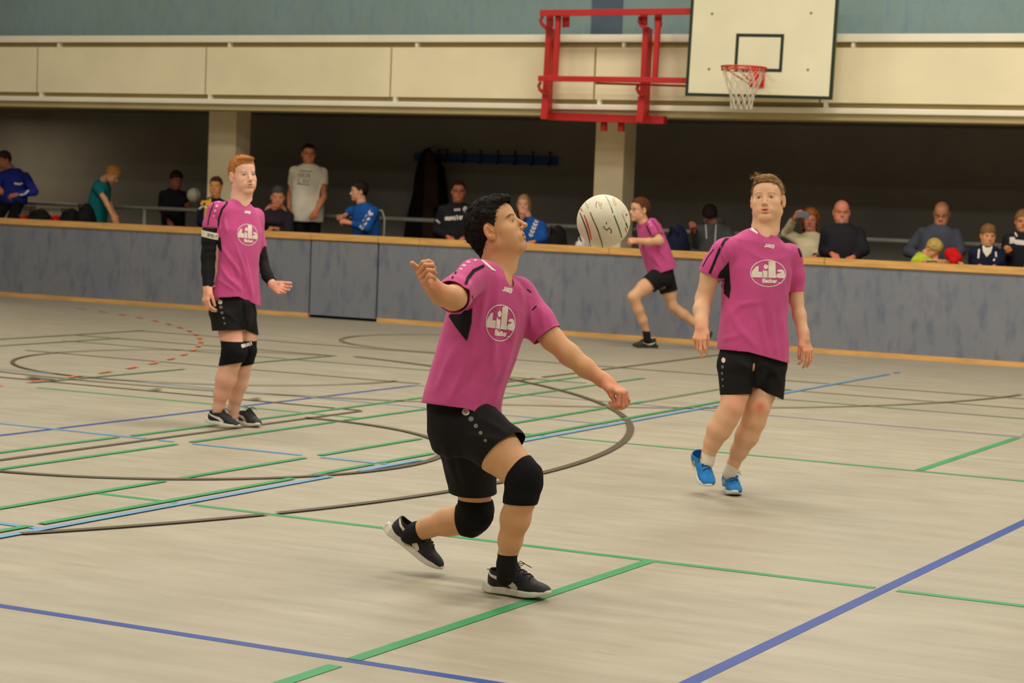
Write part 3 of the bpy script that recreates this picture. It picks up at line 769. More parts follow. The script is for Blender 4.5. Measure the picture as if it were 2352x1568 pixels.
mat('pad_black', srgb(20, 19, 20), rough=.85, spec=.15, noise=.12, nscale=20, bump=.4, bscale=500)
mat('white_cloth', srgb(225, 214, 190), rough=.85, noise=.06, nscale=10)
mat('frame_red', srgb(190, 38, 34), rough=.45, spec=.4, noise=.08, nscale=5)
mat('board_white', srgb(230, 220, 186), rough=.45, spec=.35, noise=.03, nscale=3)
mat('board_green', srgb(36, 48, 34), rough=.5); mat('rim_orange', srgb(196, 62, 36), rough=.5, spec=.4)
mat('plate_red', srgb(230, 44, 16), rough=.5); mat('net_white', srgb(214, 202, 178), rough=.9)
mat('metal_rail', srgb(168, 166, 152), rough=.45, spec=.4); mat('metal_dark', srgb(40, 40, 42), rough=.5)

def floor_material():
    m = bpy.data.materials.new('linoleum'); m.use_nodes = True; nt = m.node_tree; b = nt.nodes['Principled BSDF']; N = nt.nodes; L = nt.links
    tc = N.new('ShaderNodeTexCoord'); 
    def noise(scale, st, det=5, rough=.6):
        mp = N.new('ShaderNodeMapping'); mp.inputs['Scale'].default_value = st; L.new(tc.outputs['Object'], mp.inputs[0])
        n = N.new('ShaderNodeTexNoise'); n.inputs['Scale'].default_value = scale; n.inputs['Detail'].default_value = det; n.inputs['Roughness'].default_value = rough
        L.new(mp.outputs[0], n.inputs['Vector']); return n.outputs['Fac']
    def rng(s, a, b_, c=0, d=1):
        r = N.new('ShaderNodeMapRange'); r.inputs[1].default_value = a; r.inputs[2].default_value = b_; r.inputs[3].default_value = c; r.inputs[4].default_value = d; L.new(s, r.inputs[0]); return r.outputs[0]
    def mix(f, a, b_, bt='MIX'):
        x = N.new('ShaderNodeMix'); x.data_type = 'RGBA'; x.blend_type = bt
        for i, v in ((0, f), (6, a), (7, b_)):
            if hasattr(v, 'is_linked') or hasattr(v, 'links'): L.new(v, x.inputs[i])
            else: x.inputs[i].default_value = v
        return x.outputs[2]
    c = mix(rng(noise(.5, (1, 1, 1), 3), .3, .7), srgb(168, 158, 138), srgb(182, 171, 150))
    c = mix(rng(noise(5, (.3, 1.6, 1), 6, .65), .35, .68), c, srgb(160, 149, 127))
    c = mix(rng(noise(12, (.35, 2.4, 1), 4), .66, .74, 0, .30), c, srgb(120, 100, 78))
    c = mix(rng(noise(8, (.4, 2.2, 1), 4), .70, .80, 0, .45), c, srgb(200, 190, 168))
    c = mix(rng(noise(3.1, (.5, 2.0, 1), 6), .64, .80, 0, .35), c, srgb(136, 119, 98))
    c = mix(rng(noise(22, (.4, 2.0, 1), 2), .745, .80, 0, .75), c, srgb(78, 62, 48))
    L.new(c, b.inputs['Base Color']); L.new(rng(noise(2.2, (1, 1, 1), 4), .3, .7, .38, .52), b.inputs['Roughness']); b.inputs['Specular IOR Level'].default_value = .35
    MATS['linoleum'] = m; return m
floor_material()
for n_, c_ in (('line_blue', (48, 74, 146)), ('line_green', (62, 150, 92)), ('line_light_blue', (112, 156, 190)), ('line_dark', (92, 78, 58)), ('line_orange', (226, 128, 90)), ('line_faint', (134, 120, 94)), ('line_pale_green', (128, 148, 108)), ('line_pale_blue', (140, 152, 172)), ('line_violet', (112, 108, 140))):
    mat(n_, srgb(*c_), rough=.42, spec=.35, noise=.09, nscale=3)
mat('felt', srgb(118, 122, 136), rough=.95, spec=.1, noise=.0)
def felt_material(name, c1, c2, c3):
    m = bpy.data.materials.new(name); m.use_nodes = True; nt = m.node_tree; b = nt.nodes['Principled BSDF']; N = nt.nodes; L = nt.links
    tc = N.new('ShaderNodeTexCoord'); last = None
    for sc, st, a, bb, cc in ((1.6, (1, 1, .7), .35, .66, c2), (9, (1.2, 1, .45), .50, .72, c3), (60, (1, 1, 1), .4, .8, c2)):
        mp = N.new('ShaderNodeMapping'); mp.inputs['Scale'].default_value = st; mp.inputs['Rotation'].default_value = (0, .3, 0); L.new(tc.outputs['Object'], mp.inputs[0])
        n = N.new('ShaderNodeTexNoise'); n.inputs['Scale'].default_value = sc; n.inputs['Detail'].default_value = 6; L.new(mp.outputs[0], n.inputs['Vector'])
        r = N.new('ShaderNodeMapRange'); r.inputs[1].default_value = a; r.inputs[2].default_value = bb; r.inputs[4].default_value = .7; L.new(n.outputs['Fac'], r.inputs[0])
        x = N.new('ShaderNodeMix'); x.data_type = 'RGBA'; L.new(r.outputs[0], x.inputs[0]); x.inputs[7].default_value = cc
        if last is None: x.inputs[6].default_value = c1
        else: L.new(last, x.inputs[6])
        last = x.outputs[2]
    L.new(last, b.inputs['Base Color']); b.inputs['Roughness'].default_value = .95; b.inputs['Specular IOR Level'].default_value = .1
    MATS[name] = m
felt_material('felt', srgb(138, 138, 142), srgb(124, 128, 138), srgb(96, 104, 124))
felt_material('upper_blue', srgb(138, 158, 160), srgb(130, 150, 142), srgb(118, 144, 162))
mat('upper_stripe', srgb(84, 100, 112), rough=.9, noise=.1, nscale=4)
mat('rail_wood', srgb(224, 170, 98), rough=.5, spec=.3, noise=.16, nscale=5, stretch=(.6, 4, 6))
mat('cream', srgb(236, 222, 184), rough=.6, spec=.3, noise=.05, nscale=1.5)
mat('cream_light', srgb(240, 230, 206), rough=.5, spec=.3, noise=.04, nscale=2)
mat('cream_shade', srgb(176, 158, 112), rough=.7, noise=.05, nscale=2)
mat('column_paint', srgb(244, 226, 188), rough=.7, noise=.06, nscale=3)
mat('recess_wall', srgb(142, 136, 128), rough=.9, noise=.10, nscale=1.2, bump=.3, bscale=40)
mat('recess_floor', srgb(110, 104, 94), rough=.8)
mat('hall_wall', srgb(196, 180, 150), rough=.8, noise=.05, nscale=1); mat('ceiling_paint', srgb(205, 196, 176), rough=.9, noise=.04, nscale=1)
mat('gap_black', srgb(30, 27, 22), rough=.9)

# ------------------------------------------------------------------ the hall
YW = 21.94
X0, X1, Y0 = -30.0, 12.0, -8.0
st = dict(kind='structure')
floor = MB().box(X0, X1, Y0, YW+.02, -.12, 0).obj('floor', MATS['linoleum'], **st)
MB().box(X0, X1, Y0, 26, 7.0, 7.15).obj('ceiling', MATS['ceiling_paint'], **st)
MB().box(X0-.2, X0, Y0, 26, -.1, 7).obj('wall_left', MATS['hall_wall'], **st)
MB().box(X1, X1+.2, Y0, 26, -.1, 7).obj('wall_right', MATS['hall_wall'], **st)
MB().box(X0, X1, Y0-.2, Y0, -.1, 7).obj('wall_behind', MATS['hall_wall'], **st)

# court markings: flat paint, each marking a part of the floor
_lz = [0.0008]
def marking(pts, m, w=.05):
    _lz[0] += .00012; z = _lz[0]; P_ = [np.array([p[0], p[1]], float) for p in pts]; V = []; F = []
    for i, p in enumerate(P_):
        d = nrm(P_[min(i+1, len(P_)-1)]-P_[max(i-1, 0)]); n = np.array([-d[1], d[0]])*w/2; V += [(*(p-n), z), (*(p+n), z)]
    for i in range(len(P_)-1): F.append((2*i, 2*i+2, 2*i+3, 2*i+1))
    mesh_obj('court_line', V, F, MATS[m], floor, smooth=False)
def lineX(Y, x0, x1, m, w=.05): marking([(x0, Y), (x1, Y)], m, w)
def lineY(X, y0, y1, m, w=.05): marking([(X, y0), (X, y1)], m, w)
def arc(cx, cy, R, a0, a1, m, w=.05, n=48): marking([(cx+R*math.cos(math.radians(a0+(a1-a0)*i/n)), cy+R*math.sin(math.radians(a0+(a1-a0)*i/n))) for i in range(n+1)], m, w)
def fx(x, y): return on_floor(x, y)[0]
def fy(x, y): return on_floor(x, y)[1]
k_ = HC/1.55
g = .07
lineX(5.95*k_, -5.6, 2.0, 'line_blue'); lineX(15.02*k_, -8.56, 2.0, 'line_violet')
lineY(-2.575*k_, 2.0, 15.0, 'line_blue', .055); lineY(-8.625*k_, 8.0, 14.85, 'line_blue')
xa = fx(2010, 1350); lineX(8.435*k_, fx(225, 1131), fx(405, 1154), 'line_green'); lineX(8.435*k_, fx(437, 1160), fx(2010, 1350), 'line_green'); lineX(8.435*k_, fx(2062, 1356), 1.0, 'line_green')
lineX(12.49*k_, fx(87, 890), fx(819, 962), 'line_green'); lineX(12.49*k_, fx(1169, 994), fx(1247, 1003), 'line_green'); lineX(12.49*k_, fx(1275, 1005), 1.5, 'line_green')
lineY(-3.63*k_, 3.0, fy(768, 1528), 'line_green', .055); lineY(-3.63*k_, fy(806, 1514), fy(1494, 1290), 'line_green', .055)
lineY(-3.645*k_, fy(2114, 1080), fy(2325, 1004), 'line_green', .055); lineY(-3.645*k_, fy(2340, 998), 17.0, 'line_green', .055)
lineX(13.48*k_, fx(0, 844), fx(1405, 976), 'line_pale_blue'); 
lineX(10.46*k_, fx(0, 970), fx(335, 1007), 'line_light_blue'); lineX(10.46*k_, fx(365, 1011), fx(400, 1014), 'line_light_blue'); lineX(10.46*k_, fx(446, 1019), fx(687, 1046), 'line_light_blue'); lineX(10.46*k_, fx(734, 1051), fx(893, 1069), 'line_light_blue')
lineX(7.39*k_, -8.0, fx(115, 1211), 'line_light_blue')
lineX(12.93*k_, -14.0, fx(762, 938), 'line_dark'); lineX(12.93*k_, fx(786, 940), fx(819, 944), 'line_dark')
lineX(18.24*k_, fx(319, 759), 1.0, 'line_faint'); lineX(17.12*k_, fx(200, 768), fx(770, 816), 'line_faint')
lineX(16.25, fx(149, 782), fx(1362, 878), 'line_pale_green', .045); lineX(15.02, fx(100, 802), fx(978, 880), 'line_faint', .04)
lineX(17.1, -6.4, 0.5, 'line_faint', .04); lineX(16.25, -5.95, 0.5, 'line_pale_green', .04)
lineY(-7.85*k_, 6.0, fy(834, 945), 'line_dark')
lineY(-8.07*k_, 7.0, fy(276, 1005), 'line_green'); lineY(-8.05*k_, fy(298, 1001), 17.1, 'line_green')
lineY(-7.60*k_, 6.6, fy(408, 1021), 'line_green'); lineY(-7.60*k_, fy(437, 1016), fy(775, 970), 'line_green'); lineY(-7.60*k_, fy(790, 966), fy(1471, 868), 'line_green')
lineY(-6.68*k_, 6.5, fy(382, 1106), 'line_green'); lineY(-6.68*k_, fy(410, 1099), fy(700, 1052), 'line_green'); lineY(-6.68*k_, fy(730, 1046), fy(968, 1008), 'line_green'); lineY(-6.68*k_, fy(992, 1004), 15.1, 'line_green'); lineY(-6.68*k_, 15.1, 18.0, 'line_pale_green')
lineY(-6.235*k_, 6.0, fy(70, 1209), 'line_green'); lineY(-6.235*k_, fy(92, 1204), fy(680, 1101), 'line_green'); lineY(-6.235*k_, fy(714, 1091), fy(858, 1067), 'line_green'); lineY(-6.235*k_, fy(872, 1064), fy(1000, 1042), 'line_green'); lineY(-6.235*k_, fy(1020, 1038), fy(1805, 894), 'line_green')
lineY(-6.13*k_, 6.0, fy(766, 1096), 'line_light_blue'); lineY(-6.13*k_, fy(825, 1083), fy(970, 1057), 'line_light_blue'); lineY(-6.13*k_, fy(1010, 1050), fy(2025, 858), 'line_light_blue'); lineY(-6.13*k_, fy(2042, 856), fy(2052, 854), 'line_light_blue')
lineY(-8.18, 15.56, 16.3, 'line_faint'); lineY(-8.18, 16.45, 21.2, 'line_faint'); lineY(-13.75, 14.0, 18.1, 'line_faint')
lineY(-10.63, 12.63, 14.58, 'line_pale_green'); lineY(-10.63, 15.4, 16.97, 'line_pale_green'); lineY(-13.2, 14.2, 17.0, 'line_pale_green')
arc(-7.73, 10.35, 1.745, -150, 92, 'line_dark'); _ga = [math.degrees(math.atan2(on_floor(x, y)[1]-10.36, on_floor(x, y)[0]+12.1)) for x, y in ((619, 1185), (636, 1180))]
arc(-12.1, 10.36, 6.842, -28, _ga[0], 'line_dark'); arc(-12.1, 10.36, 6.842, _ga[1], 29.6, 'line_dark'); arc(-12.1, 10.36, 6.842, 30.6, 76, 'line_dark')
arc(-10.45, 19.08, 5.993, -108, -6, 'line_faint', .045); arc(-10.60, 15.07, 1.765, 90, 360, 'line_dark', .035); arc(-10.52, 19.57, 1.426, 120, 290, 'line_faint', .045)
for i in range(40):
    a = -33+i*3.22-(0 if i else 0)
    if a < 70: arc(-20.29, 11.64, 9.69, a, a+1.35, 'line_orange', .045, 3)
marking([(-10.93, 12.93), (-10.62, 12.86)], 'line_dark', .07); marking([(-9.65, 12.80), (-9.65, 12.94)], 'line_dark', .05); marking([(-8.74, 12.80), (-8.74, 12.93)], 'line_dark', .05)
marking([(-7.76, 12.05), (-7.76, 12.08)], 'line_dark', .05)

# barrier between court and spectators
gx0 = on_wall(712, 640, YW)[0]; gx1 = on_wall(867, 645, YW)[0]
bar_ = empty('wall_barrier', (-12, YW, 0), kind='structure')
for a, b in ((X0, gx0-.012), (gx1+.012, X1)):
    MB().box(a, b, YW, YW+.09, .05, .955).obj('panel', MATS['felt'], bar_); MB().box(a, b, YW-.012, YW+.09, 0, .05).obj('baseboard', MATS['rail_wood'], bar_)
MB().box(gx0-.012, gx1+.012, YW+.05, YW+.09, 0, .955).obj('backing', MATS['gap_black'], bar_)
gt = MB().box(gx0+.014, gx1-.014, YW-.004, YW+.049, .035, .945).obj('door_1', MATS['felt'], **st)
xs = [X0, -26, -22, on_wall(240, 510, YW)[0], gx0, gx1, on_wall(965, 550, YW)[0], on_wall(1400, 570, YW)[0], on_wall(1895, 600, YW)[0], -3.5, 0.5, 4.5, 8.5, X1]
for a, b in zip(xs[:-1], xs[1:]): MB().box(a+.003, b-.003, YW-.022, YW+.125, .955, 1.035).obj('handrail_board', MATS['rail_wood'], bar_, bevel=.006)

# recess behind the barrier (raised floor, columns, dark back wall)
ZF = 0.30; YB = 25.2
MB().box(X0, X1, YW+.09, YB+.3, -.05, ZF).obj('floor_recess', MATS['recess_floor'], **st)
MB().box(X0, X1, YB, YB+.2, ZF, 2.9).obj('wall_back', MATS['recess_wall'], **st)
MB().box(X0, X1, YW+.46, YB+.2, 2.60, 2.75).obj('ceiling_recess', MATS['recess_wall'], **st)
for px0, px1 in ((478, 541), (1367, 1434)):
    a = on_wall(px0, 330, 22.86)[0]; b = on_wall(px1, 330, 22.86)[0]
    MB().box(a, b, 22.86, 23.20, ZF, 2.60).obj('trim_column', MATS['column_paint'], bevel=.01, **st)
# beam over the opening
bm = empty('wall_beam', (-12, YW, 2.5), kind='structure')
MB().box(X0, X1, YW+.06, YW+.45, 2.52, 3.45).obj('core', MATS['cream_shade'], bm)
MB().box(X0, X1, YW-.035, YW+.06, 3.36, 3.447).obj('top_rail', MATS['cream_light'], bm, bevel=.008)
MB().box(X0, X1, YW-.045, YW+.06, 2.59, 2.655).obj('bottom_rail', MATS['cream_light'], bm, bevel=.012)
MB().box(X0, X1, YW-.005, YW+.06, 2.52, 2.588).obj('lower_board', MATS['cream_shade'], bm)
sx = [on_wall(86, 160, YW)[0]+2.703*i for i in range(-5, 13)]
for a, b in zip(sx[:-1], sx[1:]):
    MB().box(a+.012, b-.012, YW-.01, YW+.06, 2.71, 3.30).obj('panel', MATS['cream'], bm, bevel=.004)
for i, x in enumerate(sx[:-1]):
    MB().box(x+.33, x+.365, YW-.012, YW+.06, 3.30, 3.36).obj('bracket', MATS['cream_light'], bm); MB().box(x+.05, x+.09, YW-.012, YW+.06, 2.655, 2.71).obj('bracket', MATS['cream_light'], bm)
MB().box(X0, X1, YW+.30, YW+.42, 3.44, 7.0).obj('wall_upper', MATS['upper_blue'], **st)
s0 = on_wall(1358, 40, YW+.28)[0]; s1 = on_wall(1428, 40, YW+.28)[0]
MB().box(s0, s1, YW+.285, YW+.30, 3.44, 7.0).obj('trim_stripe', MATS['upper_stripe'], **st)
# railing in the recess
YR = 23.32
rl = empty('metal_railing', (-12, YR, ZF), label='grey metal handrail on posts running behind the spectators', cat='railing')
MB().tube([(X0+.2, YR, 1.235), (X1-.2, YR, 1.235)], .028, 10).obj('handrail', MATS['metal_rail'], rl, smooth=True)
for x in [on_wall(332, 495, YR)[0]+2.35*i for i in range(-5, 12)]: MB().tube([(x, YR, ZF), (x, YR, 1.22)], .024, 10).obj('post', MATS['metal_rail'], rl, smooth=True)

# ------------------------------------------------------------------ basketball unit
hoop = empty('basketball_hoop', tuple(on_wall(1560, 200, 21.5)), label='white backboard with orange rim and net on a red wall frame', cat='basketball hoop')
def pb(name, a, b, Yp, w, dpt, m='frame_red'):
    return MB().bar(on_wall(*a, Yp), on_wall(*b, Yp), dpt, w, up=(0, -1, 0)).obj(name, MATS[m], hoop, bevel=.004)
mpp = 1/190.
def pbar(name, a, b, Yp, wpx, dpt, m='frame_red'):
    A_, B_ = on_wall(*a, Yp), on_wall(*b, Yp); d = nrm(B_-A_); y = np.array([0, 1., 0]); x = nrm(np.cross(d, y)); w = wpx*mpp
    V = [p+x*sx*w/2+y*sy*dpt/2 for p in (A_, B_) for sx, sy in ((-1, -1), (1, -1), (1, 1), (-1, 1))]
    return MB().add(V, [(3, 2, 1, 0), (4, 5, 6, 7), (0, 1, 5, 4), (1, 2, 6, 5), (2, 3, 7, 6), (3, 0, 4, 7)]).obj(name, MATS[m], hoop, bevel=.004)
pbar('arm', (1242, 30), (1590, 26), 21.50, 13, .06); pbar('arm', (1238, 180), (1590, 185), 21.50, 11.5, .06); pbar('tie_rod', (1368, 191), (1590, 198), 21.56, 4.5, .02)
pbar('strut', (1283, 30), (1275, 178), 21.56, 10.5, .05); pbar('strut', (1512, 50), (1504, 180), 21.56, 10.5, .05)
pbar('upright', (1262, 62), (1254, 212), 21.72, 12, .06); pbar('upright', (1256, 205), (1251, 274), 21.68, 15, .07)
pbar('upright', (1485, 62), (1477, 228), 21.72, 13, .06); pbar('upright', (1476, 222), (1471, 280), 21.68, 16, .07)
pbar('wall_channel', (1262, 267), (1528, 276), 21.86, 17, .10); pbar('upright_flange', (1268, 66), (1260, 268), 21.84, 7, .10); pbar('upright_flange', (1492, 66), (1484, 272), 21.84, 7, .10)
for x, y in ((1387, 291), (1427, 292)): pbar('clamp', (x, y-10), (x, y+10), 21.95, 13, .05)
for x, y, h in ((1263, 48, 28), (1300, 50, 26), (1479, 46, 26), (1512, 48, 30)): pbar('hinge_plate', (x, y-h/2), (x, y+h/2), 21.62, 17, .012)
for c in ([(1246, 38), (1241, 46), (1244, 55), (1256, 66)], [(1242, 188), (1237, 197), (1240, 206), (1256, 218)], [(1470, 38), (1468, 50), (1474, 60), (1484, 64)], [(1466, 196), (1463, 204), (1468, 214), (1478, 220)]):
    MB().tube([on_wall(x, y, 21.60) for x, y in c], .020, 8).obj('hinge_hook', MATS['frame_red'], hoop, smooth=True)
BL = on_wall(1573.5, 220, 21.40); BR = on_wall(1910.5, 229, 21.47); bx = nrm(BR-BL); bn = nrm(np.cross(bx, UP)); bz = nrm(UP+.010*bx-bx*np.dot(UP, bx)); BWd = np.linalg.norm(BR-BL)
def bp(u, v, d=0): return BL+bx*u+bz*v-bn*d*-1
bn = nrm(np.cross(bx, bz)); bn = bn if bn[1] < 0 else -bn
def bquad(name, u0, u1, v0, v1, d0, d1, m, par=None):
    V = [BL+bx*u+bz*v+bn*d for u in (u0, u1) for v in (v0, v1) for d in (d0, d1)]
    return MB().add(V, [(0, 1, 3, 2), (4, 6, 7, 5), (0, 4, 5, 1), (2, 3, 7, 6), (0, 2, 6, 4), (1, 5, 7, 3)]).obj(name, MATS[m], par or hoop)
BHt = 1.20; bb = bquad('backboard', 0, BWd, 0, BHt, -.03, 0, 'board_white'); e = .034
for r_ in ((0, BWd, 0, e), (0, BWd, BHt-e, BHt), (0, e, e, BHt-e), (BWd-e, BWd, e, BHt-e)): bquad('border', *r_, -.032, .003, 'board_green', bb)
def to_board(x, y):
    d = ray(x, y); t = np.dot(BL-CC, bn)/np.dot(d, bn); q = CC+d*t-BL; return float(q@bx), float(q@bz)
u0, v1 = to_board(1690, 78); u1, v0 = to_board(1795, 168); e2 = .034
for r_ in ((u0, u1, v1-e2, v1), (u0, u1, v0, v0+e2), (u0, u0+e2, v0+e2, v1-e2), (u1-e2, u1, v0+e2, v1-e2)): bquad('target_square', *r_, 0, .003, 'board_green', bb)
for x, y in ((1634, 32), (1861, 33), (1628, 159), (1855, 163)):
    u, v = to_board(x, y); bquad('bolt', u-.009, u+.009, v-.009, v+.009, 0, .008, 'metal_dark', bb)
u, v = to_board(1739, 172); rc = BL+bx*u+bz*v
p0_ = bquad('rim_plate', u-.070, u+.085, v-.140, v+.075, .003, .02, 'plate_red')
uc, vc = to_board(1740, 168); ZR = (BL+bz*(vc+.06))[2]
RR = .235; hub = BL+bx*u+bz*(v+.040)+bn*(.22+RR)
mb = MB(); n = 40; mb.tube([hub+(bx*math.cos(2*math.pi*i/n)+bn*math.sin(2*math.pi*i/n))*RR for i in range(n+1)], .011, 8)
rim = mb.obj('rim', MATS['rim_orange'], hoop, smooth=True); mb = MB()
mb.tube([hub+(bx*math.cos(2*math.pi*i/n)+bn*math.sin(2*math.pi*i/n))*(RR)-bz*.035 for i in range(n+1)], .006, 6)
for i in range(12):
    a = 2*math.pi*i/12; q = hub+(bx*math.cos(a)+bn*math.sin(a))*RR; mb.tube([q, q-bz*.035], .005, 6)
mb.obj('rim_ring', MATS['rim_orange'], rim, smooth=True)
mb = MB()
for s_ in (-1, 1):
    mb.bar(hub-bn*(RR-.01)+bx*.07*s_, hub-bn*(RR+.21)+bx*.07*s_, .012, .03); mb.tube([hub+bx*s_*RR*.98, hub-bn*(RR+.20)+bx*.06*s_-bz*.16], .008, 8)
    mb.tube([hub+bx*s_*.13-bn*.17, hub-bn*(RR+.20)+bx*.02*s_-bz*.16], .007, 8)
mb.obj('brace', MATS['rim_orange'], rim, smooth=True)
mb = MB(); NS = 12; rows = [(.225, 0), (.205, -.10), (.165, -.20), (.13, -.28), (.118, -.36), (.115, -.44)]
for k in range(NS):
    for sg in (-1, 1):
        pts = []
        for j, (rr, z) in enumerate(rows):
            a = 2*math.pi*(k+sg*j*.5)/NS; pts.append(hub+(bx*math.cos(a)+bn*math.sin(a))*rr+bz*z)
        mb.tube(pts, .0045, 5, caps=False)
mb.obj('net', MATS['net_white'], hoop, smooth=True)
# ------------------------------------------------------------------ player in the centre (volleying crouch)
def build_p1():
    D = 8.16; root = empty('person', on_floor(1150, 1372), label='dark-haired boy crouching in pink jersey and black knee pads, eyes on the ball', cat='person')
    hd = Head(P(1139, 527, D+.02), 76, 27, 0, 1.03, mouth=.55, nose=1.04)
    S = Field(hd.prims())
    S.add(cone(hd.w(0, -.022, -.05), P(1138, 622, D+.02), .056, .060, .03), cone(hd.w(0, .02, -.085), P(1158, 640, D+.02), .035, .045, .04))
    T = [sec(1140, 640, .0, .13, .075, 52, D, 12), sec(1126, 700, 0, .155, .095, 52, D, 8), sec(1098, 800, 0, .14, .095, 52, D), sec(1066, 930, 0, .14, .10, 55, D), sec(1068, 990, 0, .14, .10, 60, D)]
    S.add(loft(T, .04))
    S.add(px_cone((1080, 640, -.13), (1192, 672, .13), 34, 34, D, .04))
    # right arm (nearer), forearm back; left arm reaching forward
    chain(S, [(1078, 640, -.15, 33), (1048, 680, -.33, 27), (1040, 684, -.36, 27), (1012, 676, -.40, 23), (992, 655, -.42, 17.5), (985, 646, -.43, 16)], D)
    chain(S, [(1196, 690, .13, 34), (1240, 742, .09, 29), (1268, 778, .07, 26), (1308, 815, .04, 24.5), (1345, 845, .02, 21.5), (1385, 873, 0, 15.5), (1396, 879, -.01, 15)], D)
    # legs
    chain(S, [(1092, 990, -.06, 62), (1140, 1032, -.10, 52), (1203, 1094, -.16, 40), (1197, 1140, -.15, 34), (1184, 1190, -.12, 33), (1172, 1240, -.08, 26), (1166, 1280, -.05, 21), (1165, 1318, -.02, 20)], D, .025)
    chain(S, [(1072, 1000, .14, 60), (1088, 1100, .22, 41), (1092, 1178, .28, 36), (1070, 1192, .32, 35), (1030, 1198, .36, 31), (985, 1210, .40, 22), (955, 1222, .42, 20), (944, 1228, .43, 17)], D, .025)
    # hands
    wr = P(988, 652, D-.42); knk = P(974, 634, D-.47)
    S.add(*hand_prims(P(992, 657, D-.42), nrm(-CR*.42+CU*.38-CF*.72), nrm(-CR*.85-CF*.35-CU*.1), 1.0, side=-1, curls=[(55, 70, 45), (62, 78, 45), (66, 80, 45), (70, 80, 45)], spread=1, thumb=(14, -6), tcurl=4))
    wl_ = P(1394, 878, D-.01)
    S.add(*hand_prims(wl_, nrm(P(1428, 902, D-.05)-wl_), nrm(CU*.88+CR*.32-CF*.22), 1.0, side=1, curls=[(60, 78, 45), (58, 74, 40), (50, 68, 35), (34, 52, 25)], spread=2, thumb=(8, 26), tcurl=34))
    base = srgb(212, 158, 112); hand_c = np.array(srgb(214, 134, 102)[:3])
    def tint(V):
        T_ = hd.tint(V, base, lip=(.50, .15, .12), brow=(.015, .010, .008, .92), flush=.22)
        for c, r in ((P(975, 640, D-.42), .10), (P(1425, 895, D-.03), .13)):
            a = np.clip(1.4-np.linalg.norm(V-c, axis=1)/r, 0, 1)[:, None]; T_ = T_*(1-a*.75)+hand_c*a*.75
        return T_
    hc = hd.c
    hd.eyes(root, (.03, .018, .012), look=(.10, .14))
    hair_obj(hd, root, srgb(26, 20, 17), thick=.008, top=.007, back=-.088, front=.074, side=-.018, seed=4, curl=.0075, nstr=5200, slen=.020, swid=.0011, flow=(0, .8, .3), lift=.45, res=.003,
             extra=lambda h: [ell(h.w(0, .062, .086), np.array([.054, .038, .022]), h.R, .02), ell(h.w(0, .0, .102), np.array([.058, .07, .020]), h.R, .02)])
    # jersey
    J = Field()
    J.add(loft([sec(1142, 634, .02, .095, .066, 52, D, 12), sec(1137, 656, 0, .150, .090, 52, D, 10), sec(1128, 700, 0, .176, .112, 52, D, 8), sec(1098, 800, 0, .170, .120, 52, D, 2), sec(1074, 870, 0, .168, .122, 54, D, -2), sec(1060, 928, 0, .178, .130, 56, D, -6), sec(1062, 990, 0, .180, .135, 56, D, -10)], .03, p=2.3))
    J.add(px_cone((1096, 636, -.12), (1186, 668, .12), 28, 30, D, .035))
    J.add(px_cone((1086, 636, -.13), (1046, 676, -.31), 39, 37, D, .035), px_cone((1046, 676, -.31), (1030, 694, -.38), 37, 38, D, .03))
    J.add(px_cone((1190, 684, .12), (1236, 740, .09), 43, 37, D, .04), px_cone((1236, 740, .09), (1272, 790, .07), 37, 35, D, .03))
    folds = [([(1150, 640), (1135, 740), (1128, 860)], 9, .007), ([(1118, 650), (1100, 760)], 8, .006), ([(1186, 700), (1170, 790), (1145, 880), (1130, 950)], 10, .009), ([(1160, 800), (1112, 900)], 8, .006), ([(1090, 780), (1060, 860), (1030, 930)], 9, .006),
             ([(1140, 880), (1118, 960)], 7, .007), ([(1040, 800), (1005, 900)], 8, .005), ([(1215, 690), (1222, 760)], 6, .006), ([(1240, 700), (1250, 760)], 6, .004), ([(1082, 640), (1066, 690)], 6, .006), ([(1150, 715), (1165, 800)], 8, -.006), ([(1105, 820), (1060, 905)], 9, -.006), ([(1185, 640), (1200, 700)], 6, .005)]
    nkx = head_axes(52, 0, 0)
    cuts = [cut_pxline((940, 921), (1070, 938), 1, (930, 900, 1071, 1010)), cut_pxline((1069, 937), (1150, 968), 1, (1069, 900, 1230, 1010)),
            cut_plane(P(1040, 683, D-.335), P(1030, 694, D-.38)-P(1060, 662, D-.26), P(1030, 694, D-.38), .11), cut_plane(P(1254, 770, D+.075), P(1272, 790, D+.07)-P(1236, 740, D+.09), P(1276, 800, D+.07), .12),
            cut_ell(P(1143, 603, D+.01), (.066, .080, .062), nkx), cut_ell(P(1163, 636, D-.05), (.030, .05, .046), nkx)]
    c1 = Cloth('jersey', J, MATS['jersey'], root, .006, cuts, folds, amp=.0055, nz=(8, 8, 3), seed=5)
    j = c1.o
    print_poly(c1, [[(1033, 715), (1056, 692), (1085, 677), (1086, 690), (1083, 740), (1073, 783), (1066, 776), (1045, 748), (1031, 726)]], MATS['print_black'], j, 'side_panel', 8)
    print_poly(c1, stroke([(1112, 610), (1088, 622), (1074, 640), (1070, 652), (1062, 668), (1058, 682)], [6, 8, 8, 7, 7, 7]), MATS['print_black'], j, 'shoulder_stripe', 6)
    print_poly(c1, stroke([(1048, 624), (1038, 640), (1033, 650)], 3.5), MATS['print_black'], j, 'shoulder_stripe', 5)
    print_poly(c1, stroke([(1105, 596), (1118, 607), (1130, 618), (1138, 622)], [3, 5, 5, 2]), MATS['print_white'], j, 'collar_trim', 4)
    print_poly(c1, stroke([(1222, 712), (1232, 703)], 3)+stroke([(1210, 664), (1220, 672)], 2.5), MATS['print_black'], j, 'shoulder_stripe', 4)
    print_poly(c1, [circle(1076, 602, 5, 3), circle(1066, 610, 5, 3), circle(1059, 618, 4, 2.5), circle(1092, 598, 4, 2.4)], MATS['print_pink'], j, 'sleeve_dots', 3)
